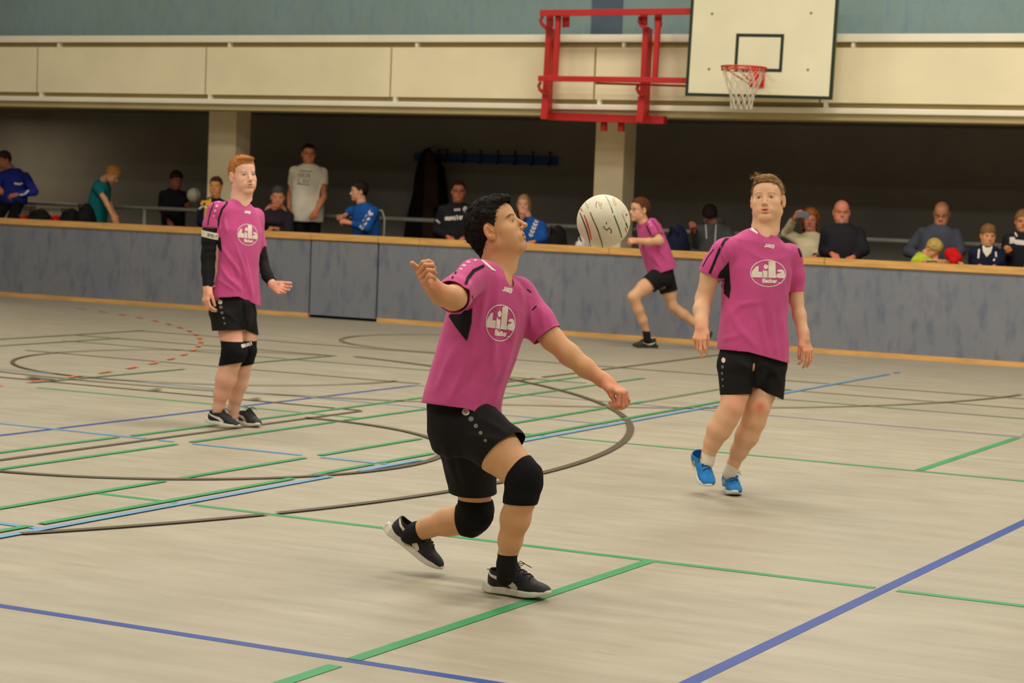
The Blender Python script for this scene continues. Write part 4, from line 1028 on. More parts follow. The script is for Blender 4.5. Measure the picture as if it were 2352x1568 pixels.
    print_poly(c1, text_polys('JAKO', 1157, 657, 1176, 663, 11, wt=.3), MATS['print_white'], j, 'lettering', 4)
    print_poly(c1, bakery_logo([(1117, 694), (1189, 704), (1178, 790), (1112, 782)]), MATS['print_white'], j, 'club_print', 6)
    # shorts
    K = Field()
    K.add(loft([sec(1064, 870, .02, .140, .105, 58, D), sec(1060, 925, .02, .150, .118, 60, D), sec(1066, 975, .02, .160, .128, 60, D), sec(1075, 1020, .04, .150, .12, 60, D)], .03, p=2.2))
    K.add(px_cone((1092, 985, -.05), (1150, 1030, -.10), 68, 58, D, .03), px_cone((1150, 1030, -.10), (1190, 1066, -.14), 58, 55, D, .03))
    K.add(px_cone((1066, 1000, .12), (1082, 1075, .20), 68, 56, D, .04), px_cone((1082, 1075, .20), (1087, 1150, .24), 56, 55, D, .03))
    cutr = cut_plane(P(1158, 1034, D-.11), P(1203, 1094, D-.16)-P(1140, 1020, D-.09), P(1185, 1070, D-.13), .17)
    cutl = cut_plane(P(1085, 1128, D+.23), -UP+CF*.15, P(1090, 1180, D+.25), .16)
    c2 = Cloth('shorts', K, MATS['black_cloth'], root, .0055, [cutr, cutl, cut_plane(P(1060, 915, D), UP)], [([(1020, 1010), (1050, 1110)], 8, .006), ([(1060, 1000), (1150, 1010)], 9, .006), ([(1050, 1040), (1070, 1120)], 7, .006), ([(1100, 960), (1170, 1000)], 7, .005)], amp=.004, nz=(7, 7, 4), seed=9)
    s = c2.o
    print_poly(c2, [circle(1070, 946, 9, 8)], MATS['print_white'], s, 'shorts_badge', 5); print_poly(c2, stroke([(1067, 943), (1070, 951), (1073, 942)], 2.2), MATS['print_black'], s, 'badge_mark', 3)
    print_poly(c2, [circle(1082, 962, 6, 5.5), circle(1093, 978, 5, 5), circle(1104, 994, 4.4, 4.4), circle(1115, 1011, 3.8, 3.8)], MATS['print_grey'], s, 'shorts_dots', 4)
    # knee pads
    for nm, chn, pad, ca, cb in (('knee_pad', [(1180, 1068, -.14, 42.5), (1203, 1096, -.16, 42.5), (1197, 1140, -.15, 37.5), (1188, 1175, -.13, 35)], (1216, 1112, -.17, 31, 1210, 1135, -.17, 28), ((1196, 1068), nrm(P(1150, 1045, D-.1)-P(1215, 1100, D-.16))), ((1186, 1155), -UP)),
                                 ('knee_pad', [(1090, 1130, .25, 37.5), (1093, 1170, .27, 40), (1080, 1192, .30, 39), (1050, 1194, .34, 34)], (1106, 1186, .24, 27, 1100, 1198, .26, 25), ((1090, 1146), UP), ((1052, 1190), nrm(P(1000, 1200, D+.38)-P(1060, 1192, D+.33))))):
        G = Field(); chain(G, chn, D, .02); G.add(px_cone(pad[0:3], pad[4:7], pad[3], pad[7], D, .010))
        dz = chn[1][2]
        Cloth(nm, G, MATS['pad_black'], root, .004, [cut_plane(P(*ca[0], D+dz), ca[1]), cut_plane(P(*cb[0], D+dz+.02), cb[1])], amp=.0022, nz=(22, 22, 22), seed=2, thick=.004)
    # socks
    for ch, cp, cn in (([(1167, 1262, -.06, 23.5), (1164, 1296, -.03, 22.5), (1160, 1326, -.02, 19)], (1165, 1271, -.05), UP), ([(990, 1209, .40, 24), (955, 1222, .42, 22), (940, 1231, .43, 19)], (966, 1218, .41), nrm(P(1030, 1198, D+.36)-P(960, 1220, D+.42)))):
        G = Field(); chain(G, ch, D, .015); Cloth('sock', G, MATS['black_cloth'], root, .004, [cut_plane(P(cp[0], cp[1], D+cp[2]), cn)], amp=.002, nz=(6, 6, 60), seed=3, thick=.002)
    # shoes
    hf = on_floor(1117, 1358); tf = on_floor(1264, 1381); q = np.linalg.norm(tf-hf)/.292
    shoe(root, hf+UP*.006, tf-hf, UP, q, side=1)
    tp = on_floor(1006, 1320); hp = P(905, 1232, depth_of(tp)+.02); f = nrm(tp+UP*.012-hp)
    dn = nrm(np.cross(f, CF)); up_ = dn if np.dot(dn, CR) > 0 else -dn
    shoe(root, tp+UP*.010-f*.285*.98+up_*.0, f, nrm(up_-CF*.18), .98, side=1)
    body_mesh(S, root, MATS['skin'], .0055, [(hc, .150, .0021), (P(984, 642, D-.44), .104, .0024), (P(1425, 898, D-.03), .088, .0024)], tint)
build_p1()
# ------------------------------------------------------------------ the other three players
def skin_tint(hd, base, hands, hand_rgb, lip, brow, extra=()):
    hc = np.array(srgb(*hand_rgb)[:3])
    def f(V):
        T_ = hd.tint(V, base, lip=lip, brow=brow)
        for c, r in hands:
            a = np.clip(1.5-np.linalg.norm(V-c, axis=1)/r, 0, 1)[:, None]; T_ = T_*(1-a*.7)+hc*a*.7
        for c, r, rgb, k in extra:
            a = np.exp(-(np.linalg.norm(V-c, axis=1)/r)**2)[:, None]*k; T_ = T_*(1-a)+np.array(srgb(*rgb)[:3])*a
        return T_
    return f

def build_p2():
    D = 11.27; root = empty('person', on_floor(1655, 1138), label='fair-haired boy in pink jersey and blue shoes watching on the right', cat='person')
    hd = Head(P(1763, 459, D), -16, 9, 4, 1.06, wide=1.03, mouth=.6, nose=.95, fat=.004, eyeopen=1.05, jaw=1.2)
    S = Field(hd.prims())
    S.add(cone(hd.w(0, -.020, -.05), P(1757, 540, D+.01), .056, .064, .03), cone(hd.w(0, -.01, -.07), P(1752, 552, D), .056, .085, .04))
    S.add(loft([sec(1745, 560, 0, .15, .08, 24, D), sec(1738, 620, 0, .185, .11, 24, D), sec(1732, 720, 0, .165, .115, 24, D), sec(1730, 800, 0, .17, .125, 22, D), sec(1730, 850, 0, .17, .125, 22, D)], .04))
    S.add(px_cone((1672, 575, -.07), (1815, 590, .07), 26, 26, D, .05))
    chain(S, [(1658, 585, -.08, 25), (1632, 630, -.07, 22), (1616, 685, -.04, 18.5), (1611, 712, -.08, 18.5), (1611, 742, -.14, 15), (1612, 752, -.16, 14)], D)
    chain(S, [(1822, 595, .08, 24), (1828, 640, .09, 20), (1829, 690, .10, 15.5), (1836, 725, .08, 15), (1845, 765, .05, 12.5), (1847, 778, .04, 12)], D)
    chain(S, [(1694, 850, -.05, 40), (1688, 905, -.06, 30), (1681, 935, -.08, 27), (1668, 960, -.07, 26.5), (1652, 985, -.05, 27), (1637, 1015, -.02, 19), (1628, 1040, .0, 14.5), (1624, 1062, .01, 14)], D, .025)
    chain(S, [(1765, 850, .06, 40), (1750, 900, .03, 31), (1741, 935, .0, 26.5), (1732, 965, .02, 26), (1716, 1000, .05, 26), (1698, 1035, .09, 19), (1684, 1066, .12, 13.5), (1678, 1086, .13, 13)], D, .025)
    w1 = P(1612, 748, D-.16); S.add(*hand_prims(w1, nrm(P(1606, 782, D-.20)-w1), nrm(-CF*.9-CR*.4+CU*.2), 1.02, side=-1, curls=[(28, 38, 20), (22, 26, 15), (40, 45, 25), (48, 52, 30)], spread=2, thumb=(16, 22), tcurl=22))
    w2 = P(1846, 774, D+.04); S.add(*hand_prims(w2, nrm(P(1856, 808, D+.02)-w2), nrm(-CF*.75+CR*.6), .98, side=1, curls=[(30, 34, 20), (22, 28, 15), (18, 24, 15), (18, 22, 12)], spread=4, thumb=(14, 26), tcurl=20))
    h1, h2 = P(1606, 775, D-.18), P(1855, 805, D+.03)
    tf = skin_tint(hd, srgb(226, 176, 138), [(h1, .09), (h2, .09)], (224, 146, 112), (.66, .22, .15), (.20, .11, .05, .55), [(P(1746, 933, D-.06), .028, (214, 84, 60), .8), (P(1686, 925, D-.13), .06, (224, 130, 100), .5), (P(1725, 985, D-.05), .02, (150, 100, 76), .5)])
    hd.eyes(root, (.16, .17, .14), look=(.03, .02))
    hair_obj(hd, root, srgb(150, 116, 76), thick=.006, top=.010, back=-.05, front=.080, side=-.010, seed=6, curl=.004, nstr=4200, slen=.020, swid=.0013, flow=(-.5, .7, .05), lift=.14, res=.0034,
             extra=lambda h: [ell(h.w(0, .045, .100), np.array([.058, .050, .022]), h.R, .02), cone(h.w(.045, .075, .096), h.w(.070, .085, .103), .010, .003, .01), cone(h.w(.040, .060, .11), h.w(.050, .064, .133), .008, .002, .01)])
    J = Field()
    J.add(loft([sec(1750, 530, .01, .075, .06, 24, D), sec(1744, 562, 0, .165, .095, 24, D), sec(1738, 620, 0, .192, .125, 24, D), sec(1733, 720, 0, .184, .135, 24, D), sec(1729, 800, 0, .192, .148, 22, D, -4), sec(1729, 860, 0, .194, .15, 22, D, -6)], .03, p=2.4))
    J.add(px_cone((1676, 573, -.07), (1806, 586, .07), 25, 25, D, .04))
    J.add(px_cone((1662, 578, -.08), (1640, 615, -.075), 30, 27, D, .03), px_cone((1640, 615, -.075), (1622, 650, -.065), 27, 26, D, .03))
    J.add(px_cone((1815, 588, .08), (1827, 635, .09), 27, 22, D, .03), px_cone((1827, 635, .09), (1829, 690, .10), 21, 19, D, .03))
    nkx = head_axes(24, 0, 0)
    cuts = [cut_pxline((1630, 800), (1720, 808), 1, (1630, 780, 1721, 900)), cut_pxline((1719, 808), (1810, 833), 1, (1719, 790, 1840, 900)),
            cut_pxline((1600, 618), (1648, 642), 1, (1585, 600, 1651, 700)), cut_pxline((1812, 671), (1850, 667), 1, (1812, 640, 1880, 720)),
            cut_ell(P(1755, 514, D-.01), (.062, .082, .056), nkx), cut_ell(P(1757, 528, D-.07), (.034, .06, .034), nkx)]
    folds = [([(1740, 700), (1762, 820)], 6, .006), ([(1770, 690), (1782, 820)], 5, .007), ([(1792, 680), (1800, 820)], 5, .006), ([(1755, 690), (1770, 810)], 4, -.005), ([(1665, 690), (1700, 760), (1740, 800)], 8, .005), ([(1660, 740), (1700, 700), (1760, 690)], 7, .004),
             ([(1652, 560), (1668, 610)], 5, .005), ([(1672, 560), (1680, 640)], 6, .005), ([(1640, 590), (1655, 640)], 4, -.004), ([(1812, 600), (1808, 680)], 4, -.006), ([(1690, 560), (1760, 600), (1810, 590)], 7, .003), ([(1660, 780), (1700, 770)], 6, .004)]
    c = Cloth('jersey', J, MATS['jersey'], root, .006, cuts, folds, amp=.005, nz=(7, 7, 3), seed=11); j = c.o
    print_poly(c, [[(1674, 600), (1677, 640), (1679, 662), (1675, 686), (1662, 672), (1650, 655), (1647, 636), (1655, 622), (1668, 608)]], MATS['print_black'], j, 'side_panel', 7)
    print_poly(c, stroke([(1700, 519), (1698, 530), (1680, 540), (1664, 553), (1652, 575), (1640, 604), (1630, 628)], 6), MATS['print_black'], j, 'shoulder_stripe', 6)
    print_poly(c, stroke([(1640, 572), (1626, 590), (1614, 612)], 2.2)+stroke([(1806, 545), (1822, 556), (1833, 568), (1840, 590)], 4), MATS['print_black'], j, 'shoulder_stripe', 5)
    print_poly(c, stroke([(1716, 513), (1724, 524), (1740, 536)], [7, 7, 4])+stroke([(1790, 530), (1789, 544)], [5, 5]), MATS['print_white'], j, 'collar_trim', 5)
    print_poly(c, [circle(1682, 525, 6, 3.5), circle(1656, 536, 3.5, 3), circle(1646, 548, 3, 3), circle(1638, 563, 2.2, 2.2)], MATS['print_pink'], j, 'sleeve_dots', 3)
    print_poly(c, text_polys('JAKO', 1757, 559, 1778, 563, 7.5, wt=.34), MATS['print_white'], j, 'lettering', 4)
    print_poly(c, bakery_logo([(1722, 595), (1806, 597), (1805, 662), (1722, 659)]), MATS['print_white'], j, 'club_print', 6)
    K = Field(); K.add(loft([sec(1727, 760, 0, .165, .12, 22, D), sec(1727, 800, 0, .172, .125, 22, D), sec(1727, 850, 0, .180, .13, 22, D)], .03))
    K.add(px_cone((1690, 840, -.05), (1690, 925, -.06), 41, 33, D, .04), px_cone((1764, 840, .06), (1762, 925, .03), 42, 35, D, .04), px_cone((1728, 845, .0), (1729, 872, -.02), 34, 20, D, .03), px_cone((1734, 832, -.05), (1732, 858, -.06), 34, 27, D, .03))
    c2 = Cloth('shorts', K, MATS['black_cloth'], root, .006, [cut_pxline((1640, 907), (1727, 905), 1, (1630, 880, 1728, 990)), cut_pxline((1727, 888), (1800, 918), 1, (1727, 860, 1830, 990)), cut_plane(P(1730, 785, D), UP)],
               [([(1735, 820), (1728, 890)], 5, -.010), ([(1690, 830), (1730, 850)], 7, .006), ([(1745, 830), (1780, 850), (1795, 890)], 7, .006)], amp=.005, nz=(7, 7, 4), seed=4); s = c2.o
    print_poly(c2, [circle(1662, 827, 4.5, 6)], MATS['print_white'], s, 'shorts_badge', 4); print_poly(c2, [circle(1660, 842, 3, 4), circle(1659, 857, 2.4, 3.3), circle(1660, 871, 2, 3), circle(1661, 886, 1.6, 2.4)], MATS['print_grey'], s, 'shorts_dots', 3)
    for ch, cp in (([(1629, 1034, .0, 16.5), (1624, 1060, .01, 16.5)], (1630, 1044, 0, nrm(P(1640, 1010, D)-P(1626, 1050, D)))), ([(1688, 1058, .11, 15.5), (1676, 1086, .13, 16)], (1682, 1071, .12, nrm(P(1705, 1030, D)-P(1682, 1072, D))))):
        G = Field(); chain(G, ch, D, .01); Cloth('sock', G, MATS['white_cloth'], root, .004, [cut_plane(P(cp[0], cp[1], D+cp[2]), cp[3])], amp=.001, thick=.002)
    # shoes: left one lifted on its toe, right one flat
    toe = P(1630, 1124, D-.07); heel = P(1606, 1075, D+.12); f = nrm(toe-heel)
    shoe(root, toe-f*.285, f, nrm(UP*.8-CF*.5), 1.0, side=1, upper='shoe_blue', lace='lace_navy', toecap='sole_dark', style='panel')
    a = on_floor(1655, 1108); a[2] = 0; b = on_floor(1690, 1141); f = nrm(b-a)
    shoe(root, b-f*.285, f, UP, 1.0, side=1, upper='shoe_blue', lace='lace_navy', toecap='sole_dark', style='panel')
    body_mesh(S, root, MATS['skin'], .0065, [(hd.c, .152, .0026), (h1, .085, .003), (h2, .085, .003)], tf)
build_p2()

def build_p3():
    D = 13.62; root = empty('person', on_floor(535, 978), label='red-haired boy in pink jersey with black arm sleeves and captain band', cat='person')
    hd = Head(P(558, 403, D), 33, 5, 3, 1.06, wide=.94, mouth=.35, eyeopen=.75)
    S = Field(hd.prims())
    S.add(cone(hd.w(0, -.022, -.05), P(553, 468, D+.01), .054, .060, .03), cone(hd.w(0, -.01, -.07), P(552, 480, D), .05, .075, .04))
    S.add(loft([sec(546, 480, 0, .13, .07, 42, D), sec(544, 530, 0, .155, .10, 42, D), sec(540, 610, 0, .14, .10, 42, D), sec(536, 690, 0, .15, .11, 42, D), sec(536, 730, 0, .15, .11, 42, D)], .04))
    S.add(px_cone((500, 485, -.10), (590, 500, .10), 18, 18, D, .05))
    chain(S, [(492, 492, -.12, 19), (482, 540, -.13, 16), (478, 590, -.12, 14), (478, 620, -.13, 13.5), (478, 655, -.15, 10.5), (477, 664, -.16, 10)], D)
    chain(S, [(590, 502, .12, 18), (594, 555, .14, 14), (603, 605, .13, 12), (615, 635, .06, 11), (628, 655, 0, 9)], D)
    chain(S, [(528, 735, -.04, 32), (530, 770, -.06, 26), (536, 800, -.08, 24), (528, 835, -.05, 23), (519, 870, -.03, 23.5), (508, 905, -.01, 17), (502, 935, .01, 13), (499, 953, .02, 12)], D, .02)
    chain(S, [(560, 735, .06, 30), (565, 770, .06, 24), (566, 805, .05, 20), (556, 850, .10, 19), (550, 880, .12, 19), (541, 915, .14, 14.5), (536, 940, .15, 12.5), (536, 955, .15, 12)], D, .02)
    w1 = P(477, 662, D-.16); S.add(*hand_prims(w1, nrm(P(473, 690, D-.18)-w1), nrm(-CF*.6-CR*.75), 1.0, side=-1, curls=[(28, 40, 20), (30, 40, 22), (34, 42, 25), (36, 44, 25)], spread=2, thumb=(16, 26), tcurl=20))
    w2 = P(627, 655, D); S.add(*hand_prims(w2, nrm(P(652, 668, D-.06)-w2), nrm(-CU*.25+CF*.9), .98, side=1, curls=[(12, 12, 8), (14, 16, 10), (16, 18, 10), (20, 22, 12)], spread=7, thumb=(32, -10), tcurl=6))
    h1, h2 = P(474, 685, D-.17), P(645, 665, D-.03)
    tf = skin_tint(hd, srgb(230, 178, 152), [(h1, .09), (h2, .09)], (232, 150, 122), (.66, .20, .16), (.28, .13, .06, .35), [(P(534, 770, D-.13), .08, (226, 142, 116), .5), (P(508, 900, D-.08), .12, (214, 134, 104), .4)])
    hd.eyes(root, (.10, .10, .09), look=(.02, -.02))
    hair_obj(hd, root, srgb(172, 108, 54), thick=.005, top=.008, back=-.06, front=.066, side=-.008, seed=8, curl=.0035, nstr=3000, slen=.016, swid=.0014, flow=(-.2, .9, -.1), lift=.1, res=.004, extra=lambda h: [ell(h.w(0, .05, .098), np.array([.056, .046, .018]), h.R, .02)])
    J = Field()
    J.add(loft([sec(551, 462, .01, .07, .055, 42, D), sec(547, 486, 0, .140, .085, 42, D), sec(545, 530, 0, .168, .118, 42, D), sec(541, 610, 0, .152, .122, 42, D), sec(537, 680, 0, .176, .135, 42, D, -5), sec(537, 730, 0, .18, .14, 42, D, -8)], .03))
    J.add(px_cone((505, 482, -.10), (583, 497, .10), 17, 17, D, .04))
    J.add(px_cone((496, 486, -.12), (486, 515, -.13), 22, 19, D, .03), px_cone((486, 515, -.13), (483, 545, -.13), 19, 18, D, .02), px_cone((588, 498, .12), (594, 560, .14), 18, 16, D, .03), px_cone((594, 560, .14), (597, 580, .14), 16, 16, D, .03))
    nkx = head_axes(42, 0, 0)
    cuts = [cut_pxline((480, 684), (548, 681), 1, (470, 660, 549, 760)), cut_pxline((548, 681), (590, 700), 1, (548, 660, 610, 760)), cut_sleeve(P(484, 526, D-.13), P(484, 545, D-.14)-P(487, 505, D-.12), J.p[0]), cut_sleeve(P(595, 568, D+.14), P(597, 580, D+.14)-P(593, 550, D+.14), J.p[0]),
            cut_ell(P(554, 449, D-.01), (.060, .078, .052), nkx), cut_ell(P(565, 458, D-.06), (.032, .05, .036), nkx)]
    folds = [([(505, 560), (530, 600), (560, 640)], 5, .008), ([(500, 600), (525, 640), (560, 670)], 5, .008), ([(540, 560), (560, 620), (578, 690)], 4, .007), ([(560, 580), (572, 640), (580, 690)], 4, .007), ([(515, 500), (522, 540)], 4, .006), ([(530, 600), (550, 650)], 4, -.007), ([(495, 495), (505, 520)], 3, -.005), ([(500, 640), (540, 668)], 4, .006), ([(553, 600), (560, 680)], 3, -.006)]
    c = Cloth('jersey', J, MATS['jersey'], root, .0065, cuts, folds, amp=.005, nz=(7, 7, 3), seed=21); j = c.o
    print_poly(c, stroke([(518, 449), (524, 457), (520, 468), (510, 480), (503, 500), (500, 524)], [2, 4, 5, 5, 4, 4])+stroke([(492, 466), (484, 485), (479, 505), (477, 523)], 2.4), MATS['print_black'], j, 'shoulder_stripe', 5)
    print_poly(c, [circle(511, 456, 5, 3), circle(503, 462, 3.6, 3), circle(498, 473, 3.2, 2.8), circle(494, 484, 2.8, 2.8), circle(491, 496, 2, 2)], MATS['print_pink'], j, 'sleeve_dots', 3)
    print_poly(c, stroke([(526, 444), (534, 452), (549, 462)], [4.5, 5, 2])+stroke([(578, 458), (579, 470)], 3.5), MATS['print_white'], j, 'collar_trim', 4)
    print_poly(c, text_polys('JAKO', 562.5, 483, 575, 486, 5.5, wt=.4), MATS['print_white'], j, 'lettering', 4)
    print_poly(c, bakery_logo([(544, 512), (593, 516), (592, 568), (544, 562)]), MATS['print_white'], j, 'club_print', 4)
    print_poly(c, [[(497, 545), (507, 545), (510, 580), (502, 570), (497, 560)]], MATS['print_black'], j, 'side_panel', 5)
    K = Field(); K.add(loft([sec(534, 645, 0, .135, .105, 42, D), sec(534, 690, 0, .145, .112, 42, D), sec(534, 725, 0, .152, .118, 42, D)], .03)); K.add(px_cone((520, 725, -.05), (526, 775, -.06), 36, 36, D, .04), px_cone((558, 725, .06), (568, 775, .06), 30, 27, D, .04), px_cone((545, 722, -.02), (550, 748, -.02), 30, 22, D, .03), px_cone((554, 700, -.05), (556, 732, -.05), 26, 23, D, .03))
    c2 = Cloth('shorts', K, MATS['black_cloth'], root, .0065, [cut_pxline((480, 760), (566, 757), 1, (470, 740, 566, 840)), cut_pxline((560, 757), (590, 768), 1, (566, 740, 610, 840)), cut_plane(P(534, 668, D), UP)], [([(558, 690), (563, 750)], 4, -.012), ([(510, 710), (545, 740)], 5, .006)], amp=.004, nz=(7, 7, 4), seed=14); s = c2.o
    print_poly(c2, [circle(506, 693.5, 5, 5)], MATS['print_white'], s, 'shorts_badge', 4); print_poly(c2, [circle(507.5, 705.5, 3.8, 3.8), circle(510, 718, 3.2, 3.2), circle(513.5, 730, 2.5, 2.5), circle(516, 742.5, 2.2, 2.2)], MATS['print_grey'], s, 'shorts_dots', 3)
    for ch, ca, cb, pd in (([(534, 780, -.07, 27.5), (538, 806, -.08, 28.5), (528, 840, -.05, 26)], (535, 783), (527, 836), (545, 812, -.10, 22, 543, 824, -.10, 20)), ([(565, 780, .06, 24.5), (566, 805, .05, 23), (558, 845, .08, 21.5)], (566, 782), (559, 840), (570, 806, .01, 16, 568, 820, .02, 15))):
        G = Field(); chain(G, ch, D, .015); G.add(px_cone(pd[:3], pd[4:7], pd[3], pd[7], D, .01)); z = ch[1][2]
        k = Cloth('knee_pad', G, MATS['pad_black'], root, .0045, [cut_plane(P(*ca, D+z), UP), cut_plane(P(*cb, D+z), -UP+CR*.2)], amp=.002, nz=(20, 20, 20), thick=.003)
        print_poly(k, text_polys('SELECT', 554, 792, 578, 786, 6, wt=.36), MATS['print_white'], k.o, 'lettering', 4)
    # arm sleeves and captain band
    for ch, a0, a1 in (([(484, 520, -.13, 18), (481, 552, -.13, 17.5), (478, 590, -.12, 16), (478, 622, -.13, 14.5), (478, 660, -.155, 12)], (483, 524, -.13, UP), (478, 657, -.155, -UP)), ([(593, 545, .14, 15), (603, 605, .13, 13.5), (615, 635, .06, 12.5), (630, 658, 0, 11)], (594, 556, .14, UP), (622, 648, .02, nrm(P(630, 658, D)-P(612, 630, D+.07))))):
        G = Field(); chain(G, ch, D, .015); Cloth('arm_sleeve', G, MATS['black_cloth'], root, .005, [cut_plane(P(a0[0], a0[1], D+a0[2]), a0[3]), cut_plane(P(a1[0], a1[1], D+a1[2]), a1[3])], amp=.003, nz=(8, 8, 22), thick=.002)
    G = Field(); chain(G, [(484, 520, -.13, 20.5), (482, 565, -.13, 19.5)], D); tl = nrm(UP*.98+CR*.18)
    cb = Cloth('captain_band', G, MATS['white_cloth'], root, .005, [cut_plane(P(484, 532, D-.13), tl), cut_plane(P(484, 547, D-.13), -tl)], amp=0, thick=.002)
    print_poly(cb, text_polys('SPIELF', 477, 536, 502, 541, 6.5, wt=.16), MATS['print_black'], cb.o, 'lettering', 4)
    a = P(474, 968, 13.66); b = on_floor(550, 985); f = nrm(b-a); q = np.linalg.norm(b-a)/.29
    shoe(root, a+UP*.0, f, UP, q, side=1)
    a = on_floor(530, 966); b = on_floor(594, 983); f = nrm(b-a); shoe(root, b-f*.28, f, UP, .96, side=1)
    body_mesh(S, root, MATS['skin'], .0075, [(hd.c, .15, .003), (h1, .085, .0034), (h2, .09, .0034)], tf)
build_p3()

def build_p4():
    D = 22.75; root = empty('person', on_floor(1480, 800), label='boy in glasses and pink jersey running along the barrier', cat='person')
    hd = Head(P(1469, 482, D), -62, 2, 0, 1.08, mouth=.4)
    S = Field(hd.prims())
    S.add(cone(hd.w(0, -.02, -.05), P(1480, 516, D), .052, .06, .03))
    S.add(loft([sec(1488, 520, 0, .13, .08, -50, D), sec(1500, 560, 0, .15, .10, -55, D), sec(1515, 610, 0, .14, .10, -60, D), sec(1520, 640, 0, .14, .11, -60, D)], .04))
    chain(S, [(1500, 522, -.15, 10), (1515, 553, -.24, 9.5), (1490, 555, -.31, 8.5), (1462, 553, -.36, 7)], D)
    chain(S, [(1474, 522, .14, 9), (1480, 550, .12, 8), (1478, 555, .0, 7), (1470, 557, -.1, 6.5)], D)
    chain(S, [(1506, 640, -.08, 19), (1480, 660, -.12, 17), (1455, 682, -.15, 13), (1466, 710, -.12, 11.5), (1476, 735, -.08, 10.5), (1486, 765, -.02, 7), (1487, 778, -.02, 7)], D, .03)
    chain(S, [(1528, 640, .08, 18), (1538, 675, .10, 15), (1545, 703, .12, 11.5), (1570, 722, .16, 11.5), (1592, 738, .18, 9.5), (1618, 758, .20, 6.5), (1625, 764, .2, 6.5)], D, .03)
    w1 = P(1464, 553, D-.36); S.add(*hand_prims(w1, nrm(-CR+.0*CU-CF*.2), nrm(-CF*.8+CU*.5), 1.0, side=1, curls=[(80, 90, 60)]*4, spread=0, thumb=(10, 40), tcurl=40))
    tf = skin_tint(hd, srgb(222, 168, 128), [(P(1455, 552, D-.37), .08)], (222, 150, 110), (.66, .22, .16), (.25, .13, .07, .4))
    hd.eyes(root)
    hair_obj(hd, root, srgb(92, 54, 32), thick=.006, top=.010, back=-.05, front=.068, side=-.01, seed=9, curl=.004, nstr=700, slen=.018, swid=.002, flow=(0, 1, .3), lift=.4, res=.006)
    mb = MB()
    for x in (-1, 1):
        pts = [hd.w(x*.033+.019*math.cos(a), .091-abs(.019*math.cos(a)+x*.033)*.18, .001+.014*math.sin(a)) for a in np.linspace(0, 2*math.pi, 13)]; mb.tube(pts, .0017, 5)
        mb.tube([hd.w(x*.052, .082, .006), hd.w(x*.077, .04, .006), hd.w(x*.081, -.005, .004)], .0017, 5)
    mb.tube([hd.w(-.014, .096, .004), hd.w(.014, .096, .004)], .0017, 5); mb.obj('glasses', MATS['metal_dark'], root, smooth=True)
    J = Field(); J.add(loft([sec(1486, 508, 0, .09, .07, -50, D), sec(1491, 525, 0, .145, .095, -50, D), sec(1500, 560, 0, .160, .115, -55, D), sec(1516, 605, 0, .165, .13, -62, D), sec(1524, 640, 0, .17, .14, -62, D, 12)], .03))
    J.add(px_cone((1497, 515, -.13), (1512, 550, -.235), 14, 13, D, .03), px_cone((1474, 520, .13), (1478, 545, .12), 12, 11, D, .03))
    cuts = [cut_pxline((1486, 625), (1512, 628), 1, (1470, 600, 1512, 700)), cut_pxline((1512, 628), (1560, 613), 1, (1512, 590, 1580, 700)), cut_sleeve(P(1511, 541, D-.215), P(1515, 553, D-.24)-P(1501, 522, D-.15), J.p[0]), cut_ball(P(1481, 502, D), .065)]
    c = Cloth('jersey', J, MATS['jersey'], root, .008, cuts, [([(1490, 570), (1520, 620)], 4, .008), ([(1500, 560), (1535, 600)], 4, .008), ([(1478, 560), (1500, 600)], 3, .008)], amp=.006, nz=(7, 7, 4), seed=31)
    print_poly(c, stroke([(1480, 508), (1488, 524), (1496, 540)], 3)+stroke([(1498, 505), (1508, 520), (1513, 532)], 2), MATS['print_black'], c.o, 'shoulder_stripe', 4); print_poly(c, [circle(1487, 503, 4, 2), circle(1492, 510, 2.5, 2), circle(1495, 517, 2, 2)], MATS['print_pink'], c.o, 'sleeve_dots', 3)
    print_poly(c, [circle(1463, 545, 3, 5), circle(1468, 562, 4, 8)], MATS['print_pink'], c.o, 'club_print', 3)
    K = Field(); K.add(loft([sec(1518, 612, 0, .14, .11, -60, D), sec(1520, 640, 0, .15, .12, -60, D), sec(1520, 655, 0, .14, .12, -60, D)], .03)); K.add(px_cone((1508, 640, -.08), (1480, 662, -.12), 23, 20, D, .03), px_cone((1528, 640, .08), (1540, 680, .10), 23, 19, D, .03))
    c2 = Cloth('shorts', K, MATS['black_cloth'], root, .008, [cut_plane(P(1490, 652, D-.11), P(1455, 682, D-.15)-P(1506, 640, D-.08), P(1485, 660, D-.1), .15), cut_plane(P(1538, 668, D+.1), P(1545, 700, D+.12)-P(1530, 640, D+.08), P(1540, 680, D+.1), .11), cut_plane(P(1518, 616, D), UP)], amp=.005, seed=3)
    print_poly(c2, stroke([(1516, 664), (1529, 659)], 5), MATS['print_grey'], c2.o, 'shorts_print', 3)
    G = Field(); chain(G, [(1484, 757, -.02, 8.5), (1487, 780, -.02, 9)], D); Cloth('sock', G, MATS['black_cloth'], root, .006, [cut_plane(P(1485, 759, D-.02), UP)], amp=0, thick=.002)
    b = on_floor(1449, 798); a = on_floor(1509, 799); f = nrm(b-a); shoe(root, a+UP*.0, f, UP, .97, side=-1, upper='shoe_dark', sole='sole_dark', style='swoosh', res=.006, hightop=.015)
    hp = P(1634, 768, D+.2); tp = P(1612, 812, D+.12); f = nrm(tp-hp)
    u_ = nrm(-CR*.9-CU*.4); shoe(root, hp-f*.02, f, u_, .97, side=-1, upper='shoe_dark', sole='sole_dark', style='swoosh', res=.006)
    body_mesh(S, root, MATS['skin'], .009, [(hd.c, .15, .005), (P(1455, 552, D-.37), .09, .0055)], tf)
build_p4()

